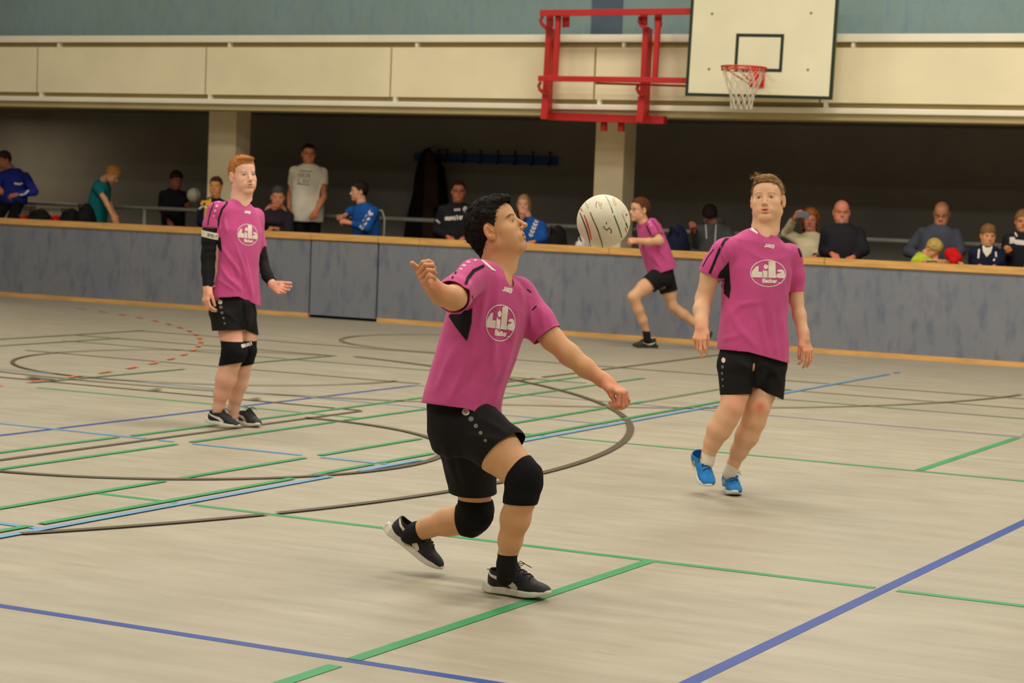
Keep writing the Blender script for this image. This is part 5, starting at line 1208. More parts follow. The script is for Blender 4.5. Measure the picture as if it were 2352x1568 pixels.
# ------------------------------------------------------------------ the ball
def build_ball():
    c = P(1386, 508, 8.36); R = 61.3*8.36/FPX; V = []; T = []; F = []; n, m = 96, 64
    ax = nrm(CR*math.cos(math.radians(-20))*.30-CF*.25+CU*.92) if False else nrm(CU*.93+CR*-.33-CF*.10)
    e1 = nrm(np.cross(ax, -CF)); e2 = np.cross(ax, e1); root = None
    for i in range(m+1):
        th = math.pi*i/m
        for k in range(n):
            ph = 2*math.pi*k/n; d = ax*math.cos(th)+(e1*math.cos(ph)+e2*math.sin(ph))*math.sin(th); g = min(abs(((math.degrees(ph)+20) % 45)-22.5), 22.5)
            V.append(c+d*(R-.0010*math.exp(-(g/1.6)**2)*math.sin(th)))
    for i in range(m):
        for k in range(n): F.append((i*n+k, i*n+(k+1) % n, (i+1)*n+(k+1) % n, (i+1)*n+k))
    o = mesh_obj('ball', np.array(V), np.array(F), MATS['ball'], None, label='white volleyball with green seams in the air above the centre player', cat='ball')
    class B: pass
    b = B(); Tn = tris(np.array(F)); b.bvh = BVHTree.FromPolygons([tuple(v) for v in V], Tn.tolist()); b.hit = lambda x, y: Cloth.hit(b, x, y)
    def dash(pts, w, m_, frac=1, nm='seam_print'):
        print_poly(b, stroke(pts, w), MATS[m_], o, nm, 4)
    X = lambda u, v: (1300+u/9.8, 430+v/9.8)
    cm = lambda L_: [X(*p) for p in L_]
    dash(cm([(440, 340), (490, 440), (500, 465)]), 2.6, 'seam_pale'); dash(cm([(545, 560), (600, 700), (660, 830), (720, 970), (760, 1100), (800, 1220), (825, 1350)]), [2.2, 2.4, 2.4, 2.8, 2.6, 2.4, 2.0], 'seam_green')
    dash(cm([(885, 185), (930, 260), (970, 330), (1010, 440)]), 1.8, 'seam_pale'); dash(cm([(1015, 450), (1055, 580)]), 2, 'seam_green'); dash(cm([(1080, 630), (1120, 740), (1165, 850), (1205, 960), (1240, 1080), (1268, 1190)]), [2, 2.6, 2.8, 2.4, 2.2, 2], 'seam_green')
    dash(cm([(315, 570), (350, 650), (400, 770), (450, 900), (490, 1030), (520, 1140), (540, 1260)]), [1.6, 2, 2.6, 3, 3, 2.6, 2], 'line_dark'); dash(cm([(335, 480), (362, 535)]), 2.6, 'seam_red'); dash(cm([(415, 630), (460, 750), (505, 890), (545, 1040), (572, 1180)]), [2.4, 3, 3, 2.8, 1.6], 'seam_red')
    dash(cm([(1260, 590), (1310, 710), (1345, 800)]), 1.4, 'seam_pale'); dash(cm([(1345, 800), (1380, 890), (1405, 960)]), 2, 'seam_black'); dash(cm([(1330, 900), (1350, 980), (1375, 1050)]), 1.6, 'seam_red'); dash(cm([(1060, 210), (1090, 300), (1115, 400)]), 4.5, 'seam_yellow')
    for st_ in ([(905, 780), (910, 830)], [(845, 870), (860, 915), (920, 965)], [(925, 970), (965, 905)], [(968, 905), (1015, 960), (1022, 1000), (1005, 1030)]): dash(cm(st_), 1.7, 'seam_black', nm='ball_mark')
    dash(cm([(705, 320), (680, 370), (672, 430), (700, 450)]), 1.3, 'seam_red', nm='ball_mark'); dash(cm([(745, 330), (740, 400), (790, 405), (800, 350)]), 2.0, 'seam_pale', nm='ball_mark'); dash(cm([(1340, 640), (1360, 590), (1375, 640)]), 1.6, 'seam_green', nm='ball_mark'); dash(cm([(1295, 545), (1320, 520)]), 2, 'seam_yellow', nm='ball_mark'); dash(cm([(770, 460), (800, 440)]), 5, 'seam_yellow', nm='ball_mark')
mat('ball', srgb(226, 216, 190), rough=.5, spec=.35, noise=.08, nscale=9, bump=.15, bscale=300)
for n_, c_ in (('seam_green', (84, 112, 60)), ('seam_pale', (170, 180, 140)), ('seam_red', (206, 72, 50)), ('seam_black', (40, 34, 26)), ('seam_yellow', (222, 196, 140))): mat(n_, srgb(*c_), rough=.55)
build_ball()
# ------------------------------------------------------------------ spectators behind the barrier
for n_, c_ in (('cloth_royal', (34, 44, 130)), ('cloth_teal', (16, 104, 108)), ('cloth_charcoal', (38, 36, 40)), ('cloth_navy', (26, 30, 52)), ('cloth_plum', (44, 36, 44)), ('cloth_blue', (30, 84, 156)), ('cloth_yellow', (232, 174, 48)),
               ('cloth_grey', (84, 82, 82)), ('cloth_cream', (222, 206, 166)), ('cloth_slate', (76, 78, 88)), ('cloth_lime', (198, 212, 60)), ('cloth_red', (206, 26, 24)), ('jeans_dark', (32, 34, 46)), ('bag_black', (26, 24, 24)), ('paper', (226, 220, 206)), ('phone_grey', (110, 116, 128))):
    mat(n_, srgb(*c_), rough=.85, spec=.15, noise=.12, nscale=7)
def W3(x, y, Y): return on_wall(x, y, Y)
def person(label, head, Y, phi, neck, sh, hips, arms, top='cloth_charcoal', legs='jeans_dark', pitch=0, roll=0, sc=1.0, sh_w=.19, skin=(214, 158, 120), hair=(60, 44, 34), hairkw=None, bald=False, tphi=None, short=False, depth=.11, stand=True, dY=0, hipY=0, brow=.5, wide=1.0, fat=0.0, extra=None, hide_legs=False):
    """head, neck, sh (mid-shoulder), hips: image points; arms: [(elbow x, y, dY), (hand x, y, dY)] for viewer-left then viewer-right"""
    base = W3(hips[0], hips[1], Y); root = empty('person', (base[0], base[1], ZF), label=label, cat='person'); tphi = phi if tphi is None else tphi
    WORN.clear(); hc = W3(head[0], head[1], Y+dY); hd = Head(hc, phi, pitch, roll, sc, wide=wide, fat=fat)
    nk = W3(neck[0], neck[1], Y+dY*.7); shc = W3(sh[0], sh[1], Y+dY*.5); hp = W3(hips[0], hips[1], Y+hipY); L = left_of(tphi); Fc = facing(tphi)
    S = Field(hd.prims()); S.add(cone(hd.w(0, -.02, -.05), nk, .054*sc, .060*sc, .03))
    S.add(loft([(shc-UP*.03, sh_w*.66, depth*.70, L, Fc), (shc*.65+hp*.35, sh_w*.82, depth*.85, L, Fc), (hp, sh_w*.8, depth*.9, L, Fc)], .04))
    ends = []; G = Field()
    G.add(loft([(shc+UP*.055*sc, sh_w*.34, depth*.62, L, Fc), (shc+UP*.018*sc, sh_w*.62, depth*.80, L, Fc), (shc-UP*.045, sh_w*.93, depth*.98, L, Fc), (shc*.62+hp*.38, sh_w*.93, depth*1.12, L, Fc), (hp, sh_w*.92, depth*1.15, L, Fc), (hp-UP*.10, sh_w*.92, depth*1.12, L, Fc)], .03, rnd=.02))
    cuts = [cut_ball(nk+UP*.025+Fc*.01, .078*sc)]
    for sd, arm in zip((-1, 1), arms):
        if arm is None: continue
        (ex, ey, eY), (hx, hy, hY) = arm[:2]; a = shc+L*sd*sh_w*.80-UP*.048; el = W3(ex, ey, Y+eY); wr = W3(hx, hy, Y+hY); q = sc
        d = nrm(wr-el); wr0 = wr-d*.02
        S.add(cone(a, el, .046*q, .037*q, .03), cone(el, el+(wr0-el)*.35, .037*q, .036*q, .02), cone(el+(wr0-el)*.35, wr0, .036*q, .025*q, .02))
        bk = arm[2] if len(arm) > 2 else nrm(UP*.6-CF*.6); cu = arm[3] if len(arm) > 3 else (45, 55, 35); S.add(*hand_prims(wr, d, bk, .98*q, side=sd, curl=cu, spread=3, thumb=(16, 24), tcurl=20))
        ends.append((wr+d*.06, .10*q, .006))
        G.add(cone(a, el, .062*q, .054*q, .03))
        if short:
            m_ = a*.45+el*.55; cuts.append(cut_sleeve(m_, el-a, G.p[0]))
        else:
            G.add(cone(el, wr, .052*q, .040*q, .02)); cuts.append(cut_sleeve(wr-d*.015, d, G.p[0], wr+d*.075, .105*q))
    cuts.append(cut_plane(hp-UP*.11, -UP))
    top_ = Cloth('jacket' if not short else 'shirt', G, MATS[top], root, .0095, cuts, amp=.006, nz=(8, 8, 5), seed=int(head[0]) % 97, thick=0)
    hz = hp[2]
    if not hide_legs:
        K = Field(); K.add(loft([(hp+UP*.08, sh_w*.80, depth*.95, L, Fc), (hp-UP*.08, sh_w*.86, depth*1.05, L, Fc)], .03))
        kn = ZF+.50*sc
        for sd in (-1, 1):
            h0 = hp+L*sd*.085*sc-UP*.06
            if stand: k1 = h0*.5+np.array([h0[0], h0[1], ZF])*.5+Fc*.03; an = np.array([k1[0], k1[1], ZF+.08])-Fc*.04
            else: k1 = h0+Fc*.36*sc+L*sd*.05; k1[2] = max(min(h0[2], ZF+.55), ZF+.4); an = np.array([k1[0], k1[1], ZF+.08])-Fc*.03
            an[1] = max(an[1], 22.2); k1[1] = max(k1[1], 22.2)
            K.add(cone(h0, k1, .085*sc, .062*sc, .03), cone(k1, an, .062*sc, .050*sc, .02))
            so = Field([ell(an+Fc*.06-UP*.03, np.array([.045, .13, .045]), np.stack([-L, Fc, UP], 1), .01)]); v, f, n = so.mesh(.018); mesh_obj('shoe', v, tris(f), MATS['shoe_black'], root)
            S.add(cone(h0, k1, .06*sc, .045*sc, .03), cone(k1, an, .045*sc, .035*sc, .02))
        Cloth('trousers', K, MATS[legs], root, .016, [], amp=.005, seed=3, thick=0)
    base_c = srgb(*skin); tf = skin_tint(hd, base_c, [(c, r*.9) for c, r, _ in ends], tuple(int(v) for v in (skin[0]*1.0, skin[1]*.88, skin[2]*.84)), (.56, .20, .16), (*[c*.8 for c in srgb(*hair)[:3]], brow))
    if extra: extra(root, hd, top_, dict(sh=shc, hp=hp, L=L, F=Fc, nk=nk))
    WORN_keep = [w for w in WORN if w[0] in (G,) or not hide_legs]
    body_mesh(S, root, MATS['skin'], .012, [(hd.c, .155*sc, .0055)]+ends, tf)
    hd.eyes(root)
    kw = dict(thick=.007, top=.011, back=-.05, front=.066, side=-.008, seed=int(head[0]) % 50, curl=.005, nstr=500, slen=.02, swid=.003, lift=.4, res=.007)
    kw.update(hairkw or {})
    if not bald: hair_obj(hd, root, srgb(*hair), **kw)
    return root, hd, top_
def glasses(root, hd, m='metal_dark'):
    mb = MB()
    for x in (-1, 1):
        pts = [hd.w(x*.033+.019*math.cos(a), .094-abs(.019*math.cos(a)+x*.033)*.2, .001+.014*math.sin(a)) for a in np.linspace(0, 2*math.pi, 11)]; mb.tube(pts, .0017, 5)
        mb.tube([hd.w(x*.052, .084, .006), hd.w(x*.078, .04, .006), hd.w(x*.082, -.005, .004)], .0017, 5)
    mb.tube([hd.w(-.014, .098, .004), hd.w(.014, .098, .004)], .0017, 5); mb.obj('glasses', MATS[m], root, smooth=True)
def chev(cl, a, b, n, w, m='print_white', nm='sleeve_chevrons'):
    out = []
    for i in range(n):
        t = i/(n-1); x, y = a[0]*(1-t)+b[0]*t, a[1]*(1-t)+b[1]*t; dx, dy = (b[0]-a[0]), (b[1]-a[1]); l = math.hypot(dx, dy); dx, dy = dx/l, dy/l; nx, ny = -dy, dx
        s_ = w/2; k = l/(n-1)*.34
        out += [[(x+nx*s_-dx*k, y+ny*s_-dy*k), (x+dx*k*.6, y+dy*k*.6), (x+dx*k*2.2, y+dy*k*2.2), (x+nx*s_+dx*k*.8, y+ny*s_+dy*k*.8)], [(x+dx*k*.6, y+dy*k*.6), (x-nx*s_-dx*k, y-ny*s_-dy*k), (x-nx*s_+dx*k*.8, y-ny*s_+dy*k*.8), (x+dx*k*2.2, y+dy*k*2.2)]]
    print_poly(cl, out, MATS[m], cl.o, nm, 4)

# 1 man with cap sitting on the railing, far left
def x1(root, hd, t, g):
    S = Field([ell(hd.w(0, -.012, .060), np.array([.086, .105, .072])*1.0, hd.R, .01)]); v, f, n = S.mesh(.007); T = tris(f); L_ = hd.loc(v); v, T, n = clip(v, T, (.040-L_[:, 2]).astype(np.float32), n); c = mesh_obj('cap', v, T, MATS['cap_plum'], root)
    S = Field([ell(hd.w(0, .105, .045), np.array([.062, .070, .010]), hd.R, .01)]); v, f, n = S.mesh(.006); mesh_obj('cap_peak', v, tris(f), MATS['cap_plum'], c)
    print_poly(t, stroke([(52, 420), (45, 423), (33, 421)], 4)+stroke([(66, 437), (56, 446), (42, 448)], 3.5), MATS['print_white'], t.o, 'stripes', 4)
mat('cap_plum', srgb(58, 34, 42), rough=.8)
person('man in dark cap and royal blue tracksuit sitting on the railing at the far left', (8, 368), 22.95, -45, (22, 386), (32, 396), (30, 452), [((-6, 420, -.25), (-2, 432, -.4)), ((78, 440, -.22), (40, 447, -.38))], top='cloth_royal', legs='bag_black', pitch=-14, sc=1.05, sh_w=.22, stand=False, bald=False, hair=(60, 40, 34), hairkw=dict(nstr=0), tphi=-15, extra=x1, skin=(176, 112, 84))
# 2 child in teal shirt bending down
person('ginger child in teal T-shirt bending over at the left of the rail', (259, 401), 22.88, 75, (240, 412), (233, 424), (222, 500), [((241, 458, -.12), (258, 494, -.14), nrm(-CF), (10, 15, 10)), ((246, 455, .2), (262, 490, .18))], top='cloth_teal', legs='cloth_navy', pitch=-38, sc=.98, sh_w=.155, depth=.12, short=True, skin=(220, 160, 116), hair=(196, 134, 62), hairkw=dict(front=.06, thick=.012))
# 3 person in black behind the railing with ball
person('person in black behind the railing left of the first column', (405, 413), 23.75, 25, (402, 430), (398, 440), (398, 520), [((372, 478, -.05), (388, 508, -.25)), ((424, 478, -.05), (429, 470, -.20))], top='cloth_charcoal', legs='bag_black', pitch=-12, sc=1.0, sh_w=.175, skin=(166, 100, 78), hair=(54, 28, 24), hairkw=dict(front=.052, thick=.014))
# 4 man in yellow and navy jacket
def x4(root, hd, t, g):
    print_poly(t, [[(462, 455), (484, 448), (486, 470), (474, 473), (460, 470)], [(470, 480), (476, 476), (474, 506), (468, 500)]], MATS['cloth_yellow'], t.o, 'yellow_yoke', 5)
    print_poly(t, stroke([(457, 480), (464, 475), (476, 476)], 5), MATS['print_white'], t.o, 'white_band', 4)
person('man in yellow and navy jacket leaning in front of the first column', (496, 428), 22.42, -8, (496, 450), (493, 462), (492, 530), [((462, 510, -.05), (478, 518, -.25)), ((530, 505, -.05), (512, 518, -.25))], top='cloth_navy', sc=1.0, sh_w=.19, skin=(214, 142, 82), hair=(64, 44, 32), extra=x4)
# 5 man leaning on the barrier, hand at his mouth
person('man in dark jacket leaning on the barrier with hand at his mouth', (638, 452), 22.44, 8, (634, 474), (632, 488), (632, 540), [((604, 528, -.02), (628, 484, -.14), nrm(-CF+CR*.3), (75, 85, 50)), ((662, 532, -.05), (636, 526, -.20), nrm(UP-CF*.3), (70, 80, 50))], top='cloth_plum', sc=1.04, sh_w=.215, depth=.13, pitch=-10, skin=(208, 140, 104), hair=(74, 66, 60), hairkw=dict(front=.064, top=.016), dY=-.12, hipY=.25)
# 6 standing man in white printed T-shirt
def x6(root, hd, t, g):
    glasses(root, hd)
    pp = text_polys('BER', 686, 397, 713, 399, 9, wt=.18)+text_polys('LIN', 686, 411, 713, 413, 9, wt=.18)+stroke([(689, 392), (718, 394)], 2.2)+stroke([(682, 422), (711, 425)], 2.2)
    print_poly(t, pp, MATS['print_grey'], t.o, 'lettering', 3)
person('tall man with glasses standing in a white lettered T-shirt', (709, 353), 22.98, 12, (709, 375), (709, 386), (706, 492), [((667, 445, 0), (664, 478, -.08)), ((744, 452, .0), (728, 484, -.16), nrm(-CF+CR*.4), (40, 50, 30))], top='white_cloth', legs='bag_black', sc=1.06, sh_w=.225, depth=.135, short=True, skin=(206, 128, 88), hair=(48, 34, 28), extra=x6, hairkw=dict(front=.07, thick=.004, top=.006))
# 7 boy in blue jacket looking left, seated on a chair
person('boy with dark hair and blue jacket on a chair, looking to the left', (824, 440), 22.65, -72, (830, 464), (838, 476), (842, 540), [((806, 484, -.02), (793, 494, -.15), nrm(CR), (60, 60, 40)), ((843, 524, -.22), (804, 512, -.36), nrm(UP-CF), (50, 60, 40))], top='cloth_blue', sc=1.02, sh_w=.185, depth=.12, stand=False, skin=(222, 160, 122), hair=(40, 32, 30), hairkw=dict(thick=.014, top=.016), tphi=-35, extra=lambda r, h, t, g: chev(t, (853, 487), (832, 520), 4, 13))
ch = empty('chair', tuple(W3(850, 560, 22.85)*np.array([1, 1, 0])+np.array([0, 0, ZF])), label='grey tubular chair under the boy in the blue jacket', cat='chair')
cx_, cy_ = W3(846, 560, 22.8)[0], 22.86
MB().tube([(cx_+.16, cy_, ZF), (cx_+.17, cy_+.02, .75), (cx_+.17, cy_+.03, W3(870, 500, 22.86)[2]), (cx_+.13, cy_+.03, W3(862, 470, 22.86)[2]-.07), (cx_-.1, cy_+.03, W3(862, 470, 22.86)[2]-.07), (cx_-.15, cy_+.03, 1.0), (cx_-.16, cy_, ZF)], .013, 8).obj('back_frame', MATS['metal_rail'], ch, smooth=True)
MB().box(cx_-.19, cx_+.19, cy_-.38, cy_+.0, .70, .735).obj('seat', MATS['cloth_grey'], ch)
for dx in (-.17, .17): MB().tube([(cx_+dx, cy_-.36, ZF), (cx_+dx, cy_-.36, .70)], .012, 8).obj('leg', MATS['metal_rail'], ch, smooth=True)
# 8 man in black sweatshirt
def x8(root, hd, t, g):
    glasses(root, hd); print_poly(t, text_polys('monster', 1023, 495, 1066, 492, 11, wt=.30), MATS['print_white'], t.o, 'lettering', 3)
    print_poly(t, [circle(1069, 480, 6, 6.5)]+text_polys('SSS', 1043, 480, 1057, 479, 4, wt=.4), MATS['print_white'], t.o, 'emblem', 4); print_poly(t, stroke([(998, 502), (1012, 513)], 4.5), MATS['print_white'], t.o, 'sleeve_band', 4)
person('man in black lettered sweatshirt sitting beside the hanging coats', (1053, 439), 23.0, 3, (1052, 462), (1050, 474), (1048, 555), [((1003, 528, -.05), (1030, 545, -.25)), ((1092, 528, -.05), (1070, 545, -.25))], top='cloth_charcoal', sc=1.05, sh_w=.215, depth=.13, stand=False, skin=(214, 132, 100), hair=(76, 40, 30), extra=x8, hairkw=dict(front=.074, thick=.004, top=.006))
# 9 woman with long hair
def cut_face(L_): return np.where((np.abs(L_[:, 0]) < .052) & (L_[:, 1] > .01) & (L_[:, 2] < .066), .01, -.01)
def longh(z0, r0=.075, r1=.07): return lambda h: [cone(h.w(0, -.035, .02), h.w(0, -.045, z0), r0, r1, .03), cone(h.w(.055, .0, .0), h.w(.062, .025, z0+.02), .035, .03, .02), cone(h.w(-.055, .0, .0), h.w(-.062, .025, z0+.02), .035, .03, .02)]
person('woman with long fair hair and blue sports jacket, hand at her chin', (1203, 470), 22.75, -8, (1210, 496), (1217, 508), (1225, 570), [((1192, 545, -.02), (1199, 500, -.14), nrm(-CF), (60, 60, 40)), ((1247, 548, -.05), (1225, 556, -.22))], top='cloth_blue', sc=.97, sh_w=.185, tphi=-20, skin=(226, 166, 134), hair=(168, 128, 76), hairkw=dict(back=-.26, side=-.20, front=.07, extra=longh(-.22), cutb=cut_face, ear=False, curl=.006), extra=lambda r, h, t, g: chev(t, (1233, 506), (1220, 538), 5, 10))
# 11 hooded person looking down
def x11(root, hd, t, g):
    for a, b in (((1621, 516), (1623, 548)), ((1645, 512), (1642, 560))): print_poly(t, stroke([a, b], 2.4), MATS['print_white'], t.o, 'drawstring', 4)
    S = Field([ell(g['nk']+g['F']*-.06+UP*.03, np.array([.14, .10, .075]), np.stack([-g['L'], g['F'], UP], 1), .02)]); v, f, n = S.mesh(.010); mesh_obj('hood', v, tris(f), MATS['cloth_grey'], root)
person('person in grey hooded jacket looking down between runner and fair-haired boy', (1630, 496), 22.92, -6, (1638, 512), (1640, 520), (1640, 590), [((1598, 560, -.05), (1594, 530, -.25), nrm(-CF), (60, 60, 40)), ((1682, 560, -.05), (1660, 575, -.22))], top='cloth_grey', sc=1.03, sh_w=.20, pitch=-52, skin=(170, 110, 84), hair=(44, 34, 30), hairkw=dict(thick=.012, top=.014), extra=x11)
# 13 woman taking a picture with a phone
r_, h_, t_ = person('woman with curly red hair and cream sweater raising a phone', (1861, 505), 22.78, -10, (1862, 530), (1864, 542), (1864, 600), [((1806, 535, -.05), (1826, 500, -.26), nrm(-CF*.3-CR), (50, 50, 30)), ((1888, 580, 0), (1872, 590, -.2))], top='cloth_cream', sc=.98, sh_w=.18, skin=(226, 146, 118), hair=(178, 106, 50), hairkw=dict(back=-.16, side=-.12, front=.070, thick=.022, top=.020, extra=longh(-.12, .085, .085), cutb=cut_face, ear=False, curl=.016, nstr=1500, slen=.03))
pc = W3(1844, 493, 22.46); MB().bar(pc-CR*.068, pc+CR*.068, .010, .068, up=tuple(CU)).obj('phone', MATS['phone_grey'], None, label='grey phone held up by the curly-haired woman', cat='phone', bevel=.004)
# 14 bald man in black sweater
def beard(hd, root, col):
    S = Field([ell(hd.w(0, .072, -.088), np.array([.036, .026, .028]), hd.R, .01), cone(hd.w(-.045, .03, -.075), hd.w(0, .085, -.098), .018, .018, .01), cone(hd.w(.045, .03, -.075), hd.w(0, .085, -.098), .018, .018, .01), cone(hd.w(-.02, .088, -.052), hd.w(.02, .088, -.052), .007, .007, .005)])
    v, f, n = S.mesh(.006); mesh_obj('beard', v, tris(f), MATS['hair'], root, tint=np.tile(np.array(srgb(*col)[:3]), (len(v), 1)))
person('bald man with grey beard and black sweater beside the curly-haired woman', (1933, 487), 22.50, -4, (1934, 512), (1936, 524), (1936, 600), [((1892, 575, -.02), (1912, 584, -.26)), ((1984, 575, -.02), (1958, 592, -.24))], top='cloth_charcoal', sc=1.12, sh_w=.215, depth=.14, bald=True, skin=(222, 136, 108), wide=1.0, fat=.003, brow=.2, extra=lambda r, h, t, g: (glasses(r, h), beard(h, r, (170, 140, 120))))
# 15 balding man with glasses in grey pullover
person('balding man with glasses and slate pullover leaning over the rail', (2163, 490), 22.90, -16, (2160, 514), (2157, 526), (2150, 600), [((2086, 578, -.05), (2120, 592, -.2)), ((2206, 576, -.05), (2190, 596, -.2))], top='cloth_slate', sc=1.08, sh_w=.225, depth=.14, pitch=-20, skin=(222, 150, 112), bald=True, brow=.4, extra=lambda r, h, t, g: (glasses(r, h), beard(h, r, (120, 80, 60)), hair_obj(h, r, srgb(70, 56, 46), thick=.003, top=-.012, back=-.05, front=.20, side=.0, nstr=0, res=.007, cutb=lambda L_: (L_[:, 2]-.045)+(L_[:, 1])*.6)))
# 16 blond child draped over the rail
r_, h_, t_ = person('small blond child in lime shirt resting head on the rail', (2145, 572), 22.44, 40, (2128, 582), (2120, 590), (2110, 640), [((2108, 600, -.02), (2135, 604, -.22)), ((2160, 603, -.10), (2192, 602, -.22), nrm(UP), (15, 20, 10))], top='cloth_lime', sc=.90, sh_w=.135, depth=.10, pitch=-42, short=True, skin=(224, 158, 112), hair=(196, 164, 92), hairkw=dict(thick=.012, top=.012, back=-.07, front=.045))
S = Field([ell(W3(2186, 583, 22.20), (.075, .06, .07), None, .02), ell(W3(2200, 592, 22.18), (.05, .05, .055), None, .03), cone(W3(2176, 578, 22.22), W3(2192, 600, 22.16), .035, .045, .02)])
v, f, n = S.mesh(.008); v = v+n*(vnoise(v*22)*.008)[:, None]; mesh_obj('jacket', v, tris(f), MATS['cloth_red'], None, label='crumpled red jacket lying on the rail next to the blond child', cat='jacket')
p_ = W3(2140, 599, 21.99); MB().bar(p_-CR*.06, p_+CR*.06, .10, .004, up=(0, .3, 1)).obj('paper', MATS['paper'], None, label='white sheet of paper on the rail under the blond child', cat='paper')
# 17 boy in navy hoodie
def x17(root, hd, t, g):
    print_poly(t, stroke([(2249, 572), (2247, 593)], 4)+stroke([(2287, 578), (2288, 590)], 4)+stroke([(2284, 594), (2281, 604)], 4), MATS['print_white'], t.o, 'drawstring', 4); print_poly(t, [[(2256, 562), (2280, 566), (2276, 580), (2266, 590), (2258, 578)]], MATS['white_cloth'], t.o, 'collar', 4)
person('boy with brown fringe and navy jacket looking over the rail', (2270, 541), 22.32, 0, (2268, 562), (2267, 572), (2265, 620), [((2236, 600, -.02), (2252, 612, -.16)), ((2298, 602, -.02), (2282, 614, -.16))], top='cloth_navy', sc=.98, sh_w=.165, skin=(216, 150, 108), hair=(128, 92, 56), hairkw=dict(front=.040, thick=.010, top=.012), extra=x17, pitch=-6)
# 18 boy at right edge
def x18(root, hd, t, g):
    glasses(root, hd); print_poly(t, [[(2319, 545), (2330, 544), (2332, 550), (2352, 552), (2372, 552), (2372, 561), (2352, 563), (2334, 561), (2328, 558), (2319, 560)]], MATS['print_white'], t.o, 'chest_print', 4); print_poly(t, stroke([(2329, 529), (2336, 543)], 3.5), MATS['print_white'], t.o, 'collar_trim', 3)
person('boy with glasses and black hoodie at the right edge', (2349, 508), 22.80, -10, (2350, 530), (2350, 541), (2348, 610), [((2310, 590, -.05), (2316, 580, -.25), nrm(-CF), (60, 60, 30)), ((2388, 590, -.05), (2372, 600, -.2))], top='cloth_charcoal', sc=.98, sh_w=.19, skin=(222, 150, 100), hair=(150, 112, 66), hairkw=dict(front=.052, thick=.012, top=.014, curl=.008), extra=x18)

# ------------------------------------------------------------------ things in the recess
def lump(name, label, cat, els, m, res=.012, amp=.010, seed=1):
    S = Field([ell(W3(x, y, Y), r, None, .03) for x, y, Y, r in els]); v, f, n = S.mesh(res); v = v+n*(vnoise(v*14+seed)*amp)[:, None]
    return mesh_obj(name, v, tris(f), MATS[m], None, label=label, cat=cat)
bench = empty('bench', (W3(120, 560, 22.3)[0], 22.3, ZF), label='low wooden bench behind the barrier on the left', cat='bench')
bx0, bx1 = W3(52, 560, 22.3)[0], W3(214, 560, 22.3)[0]
MB().box(bx0, bx1, 22.14, 22.50, .76, .80).obj('seat', MATS['rail_wood'], bench, bevel=.004)
for x in (bx0+.1, bx1-.15): MB().box(x, x+.05, 22.17, 22.47, ZF, .76).obj('leg', MATS['metal_dark'], bench)
zb = .80
def bag(name, label, x0, x1, ytop, Y, m, flap=None):
    a, b = W3(x0, ytop+10, Y), W3(x1, ytop+10, Y); zt = W3((x0+x1)/2, ytop, Y)[2]; c = (a+b)/2; w = (b[0]-a[0])/2; hh = (zt-zb)/2
    S = Field([ell((c[0], Y, zb+hh), (w, .15, hh), None, .05), ell((c[0]-w*.3, Y, zb+hh*.8), (w*.6, .15, hh*.78), None, .05), ell((c[0]+w*.3, Y, zb+hh*.7), (w*.6, .15, hh*.7), None, .05)])
    v, f, n = S.mesh(.012); v = v+n*(vnoise(v*12+x0)*.008)[:, None]; v[:, 2] = np.maximum(v[:, 2], zb+.001)
    root = empty(name, (c[0], Y, zb), label=label, cat='bag'); mesh_obj('shell', v, tris(f), MATS[m], root)
    MB().tube([(c[0]-w*.4, Y-.10, zb+hh*1.5), (c[0]-w*.2, Y-.15, zb+hh*1.95), (c[0]+w*.2, Y-.15, zb+hh*1.95), (c[0]+w*.4, Y-.10, zb+hh*1.5)], .010, 6).obj('strap', MATS['metal_dark'], root, smooth=True)
bag('sports_bag', 'black sports bag between two red bags on the left bench', 66, 116, 480, 22.30, 'bag_black')
bag('red_bag', 'small red bag left of the black sports bag', 54, 62, 492, 22.30, 'cloth_red')
bag('red_bag', 'red bag right of the domed black sports bag', 118, 141, 493, 22.30, 'cloth_red')
bag('duffel_bag', 'long black duffel bag beside the child in the teal shirt', 143, 184, 478, 22.30, 'bag_black')
bag('backpack', 'dark backpack behind the teal-shirted child', 186, 213, 466, 22.30, 'bag_black')
zb = ZF+.45
bb2 = empty('bench', (W3(1400, 600, 22.35)[0], 22.35, ZF), label='low bench behind the barrier in the middle', cat='bench')
bx0, bx1 = W3(1255, 600, 22.35)[0], W3(1598, 600, 22.35)[0]; MB().box(bx0, bx1, 22.16, 22.54, zb-.04, zb).obj('seat', MATS['rail_wood'], bb2, bevel=.004)
for x in (bx0+.1, (bx0+bx1)/2, bx1-.15): MB().box(x, x+.05, 22.19, 22.51, ZF, zb-.04).obj('leg', MATS['metal_dark'], bb2)
bag('backpack', 'dark backpack right of the fair-haired woman', 1264, 1300, 516, 22.36, 'bag_black'); bag('white_bag', 'white bag half hidden behind the flying ball', 1328, 1352, 536, 22.36, 'paper')
bag('backpack', 'dark blue backpack left of the hooded person', 1530, 1584, 516, 22.36, 'cloth_navy')
wb = MB().box(W3(-60, 480, 23.5)[0], W3(81, 480, 23.5)[0], 23.48, 23.53, ZF, 1.20).obj('notice_board', MATS['white_cloth'], None, label='white board under the railing below the man in the cap', cat='board')
MB().box(W3(91, 480, 23.5)[0], W3(150, 480, 23.5)[0], 23.48, 23.53, ZF, 1.17).obj('notice_board', MATS['cream_light'], None, label='white board under the railing behind the sports bags', cat='board')
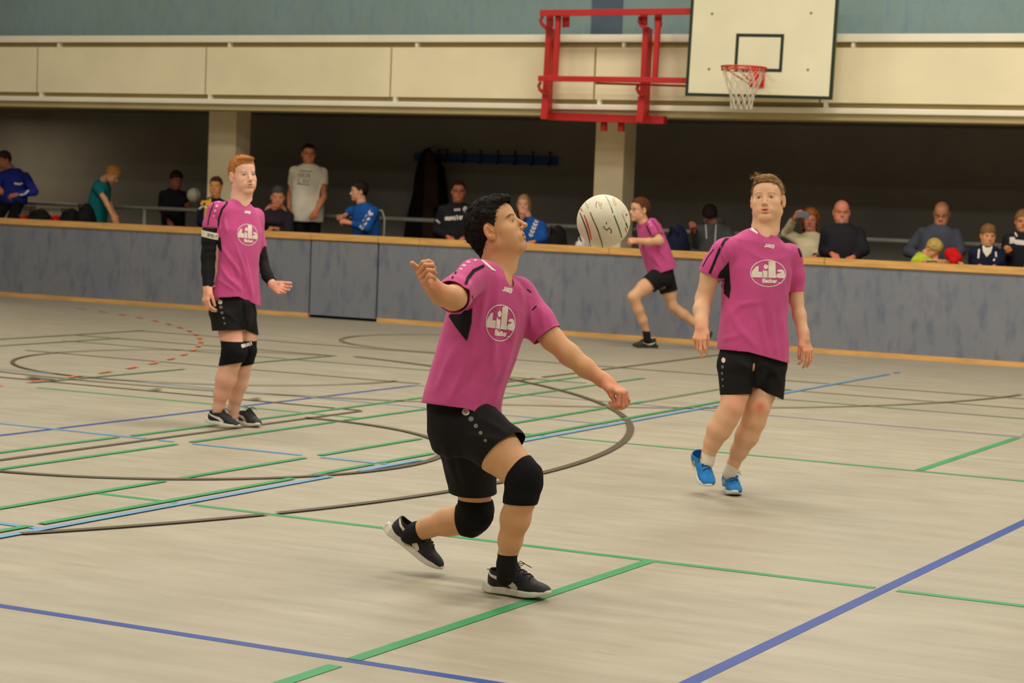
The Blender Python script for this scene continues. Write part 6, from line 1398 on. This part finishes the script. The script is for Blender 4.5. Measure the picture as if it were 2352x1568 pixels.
# second ball, held by the person in black
def small_ball():
    c = W3(446, 448, 23.33); r = .098; n = 32; V = [c+r*np.array([math.sin(math.pi*i/20)*math.cos(2*math.pi*k/n), math.sin(math.pi*i/20)*math.sin(2*math.pi*k/n), math.cos(math.pi*i/20)]) for i in range(21) for k in range(n)]
    F = [(i*n+k, i*n+(k+1) % n, (i+1)*n+(k+1) % n, (i+1)*n+k) for i in range(20) for k in range(n)]
    o = mesh_obj('ball', V, F, MATS['ball'], None, label='worn white ball held by the person in black on the left', cat='ball')
    class B: pass
    b = B(); b.bvh = BVHTree.FromPolygons([tuple(v) for v in V], F); b.hit = lambda x, y: Cloth.hit(b, x, y); print_poly(b, stroke([(450, 435), (454, 450), (452, 464)], 1.6), MATS['line_dark'], o, 'seam_print', 4)
small_ball()
# coat rack with hanging coats
mat('rack_blue', srgb(40, 80, 140), rough=.6); mat('coat_black', srgb(22, 19, 20), rough=.9); mat('coat_brown', srgb(62, 38, 28), rough=.9)
ra, rb = W3(1003, 362, 25.12), W3(1278, 370, 25.12); rk = empty('coat_rack', tuple(ra), label='blue coat rack board with black hooks on the back wall', cat='coat rack')
MB().bar(ra+np.array([-.35, 0, 0]), rb, .04, .11, up=(0, 0, 1)).obj('board', MATS['rack_blue'], rk, bevel=.004)
for i in range(8):
    q = ra*(1-i/7.0)+rb*(i/7.0)+np.array([.08 if i == 0 else -.06, -.03, 0]); MB().tube([q+UP*.10, q+UP*.10+np.array([0, -.06, .02]), q+np.array([0, -.02, 0]), q-UP*.07+np.array([0, -.05, 0]), q-UP*.06+np.array([0, -.10, .02])], .011, 6).obj('hook', MATS['metal_dark'], rk, smooth=True)
def coat(label, x, y0, xb, yb, w0, w1, Y, m, seed):
    a, b = W3(x, y0, Y), W3(xb, yb, Y); Lx = np.array([1., 0, 0]); Fy = np.array([0, 1., 0]); S = Field([loft([(a, .05, .03, Lx, Fy), (a*.85+b*.15, w0, .05, Lx, Fy), (a*.5+b*.5, (w0+w1)/2, .06, Lx, Fy), (b, w1, .07, Lx, Fy)], .02, rnd=.02), cone(a*.84+b*.16+Lx*w0*.8, a*.45+b*.55+Lx*(w1*1.0), .045, .04, .02), cone(a, np.array([a[0], 25.10, a[2]+.05]), .012, .012, .01)])
    v, f, n = S.mesh(.016); v = v+n*((vnoise(v*np.array([16, 10, 2.5])+seed)*.022))[:, None]; mesh_obj('coat', v, tris(f), MATS[m], None, label=label, cat='coat')
coat('long black coat hanging at the far left of the rack', 983, 342, 952, 575, .13, .19, 24.86, 'coat_black', 3); coat('black coat with wide sleeves hanging right of the long one', 1004, 352, 1016, 560, .08, .11, 25.00, 'coat_black', 9); coat('brown coat showing between the black coats', 988, 350, 985, 570, .07, .09, 24.68, 'coat_brown', 5)
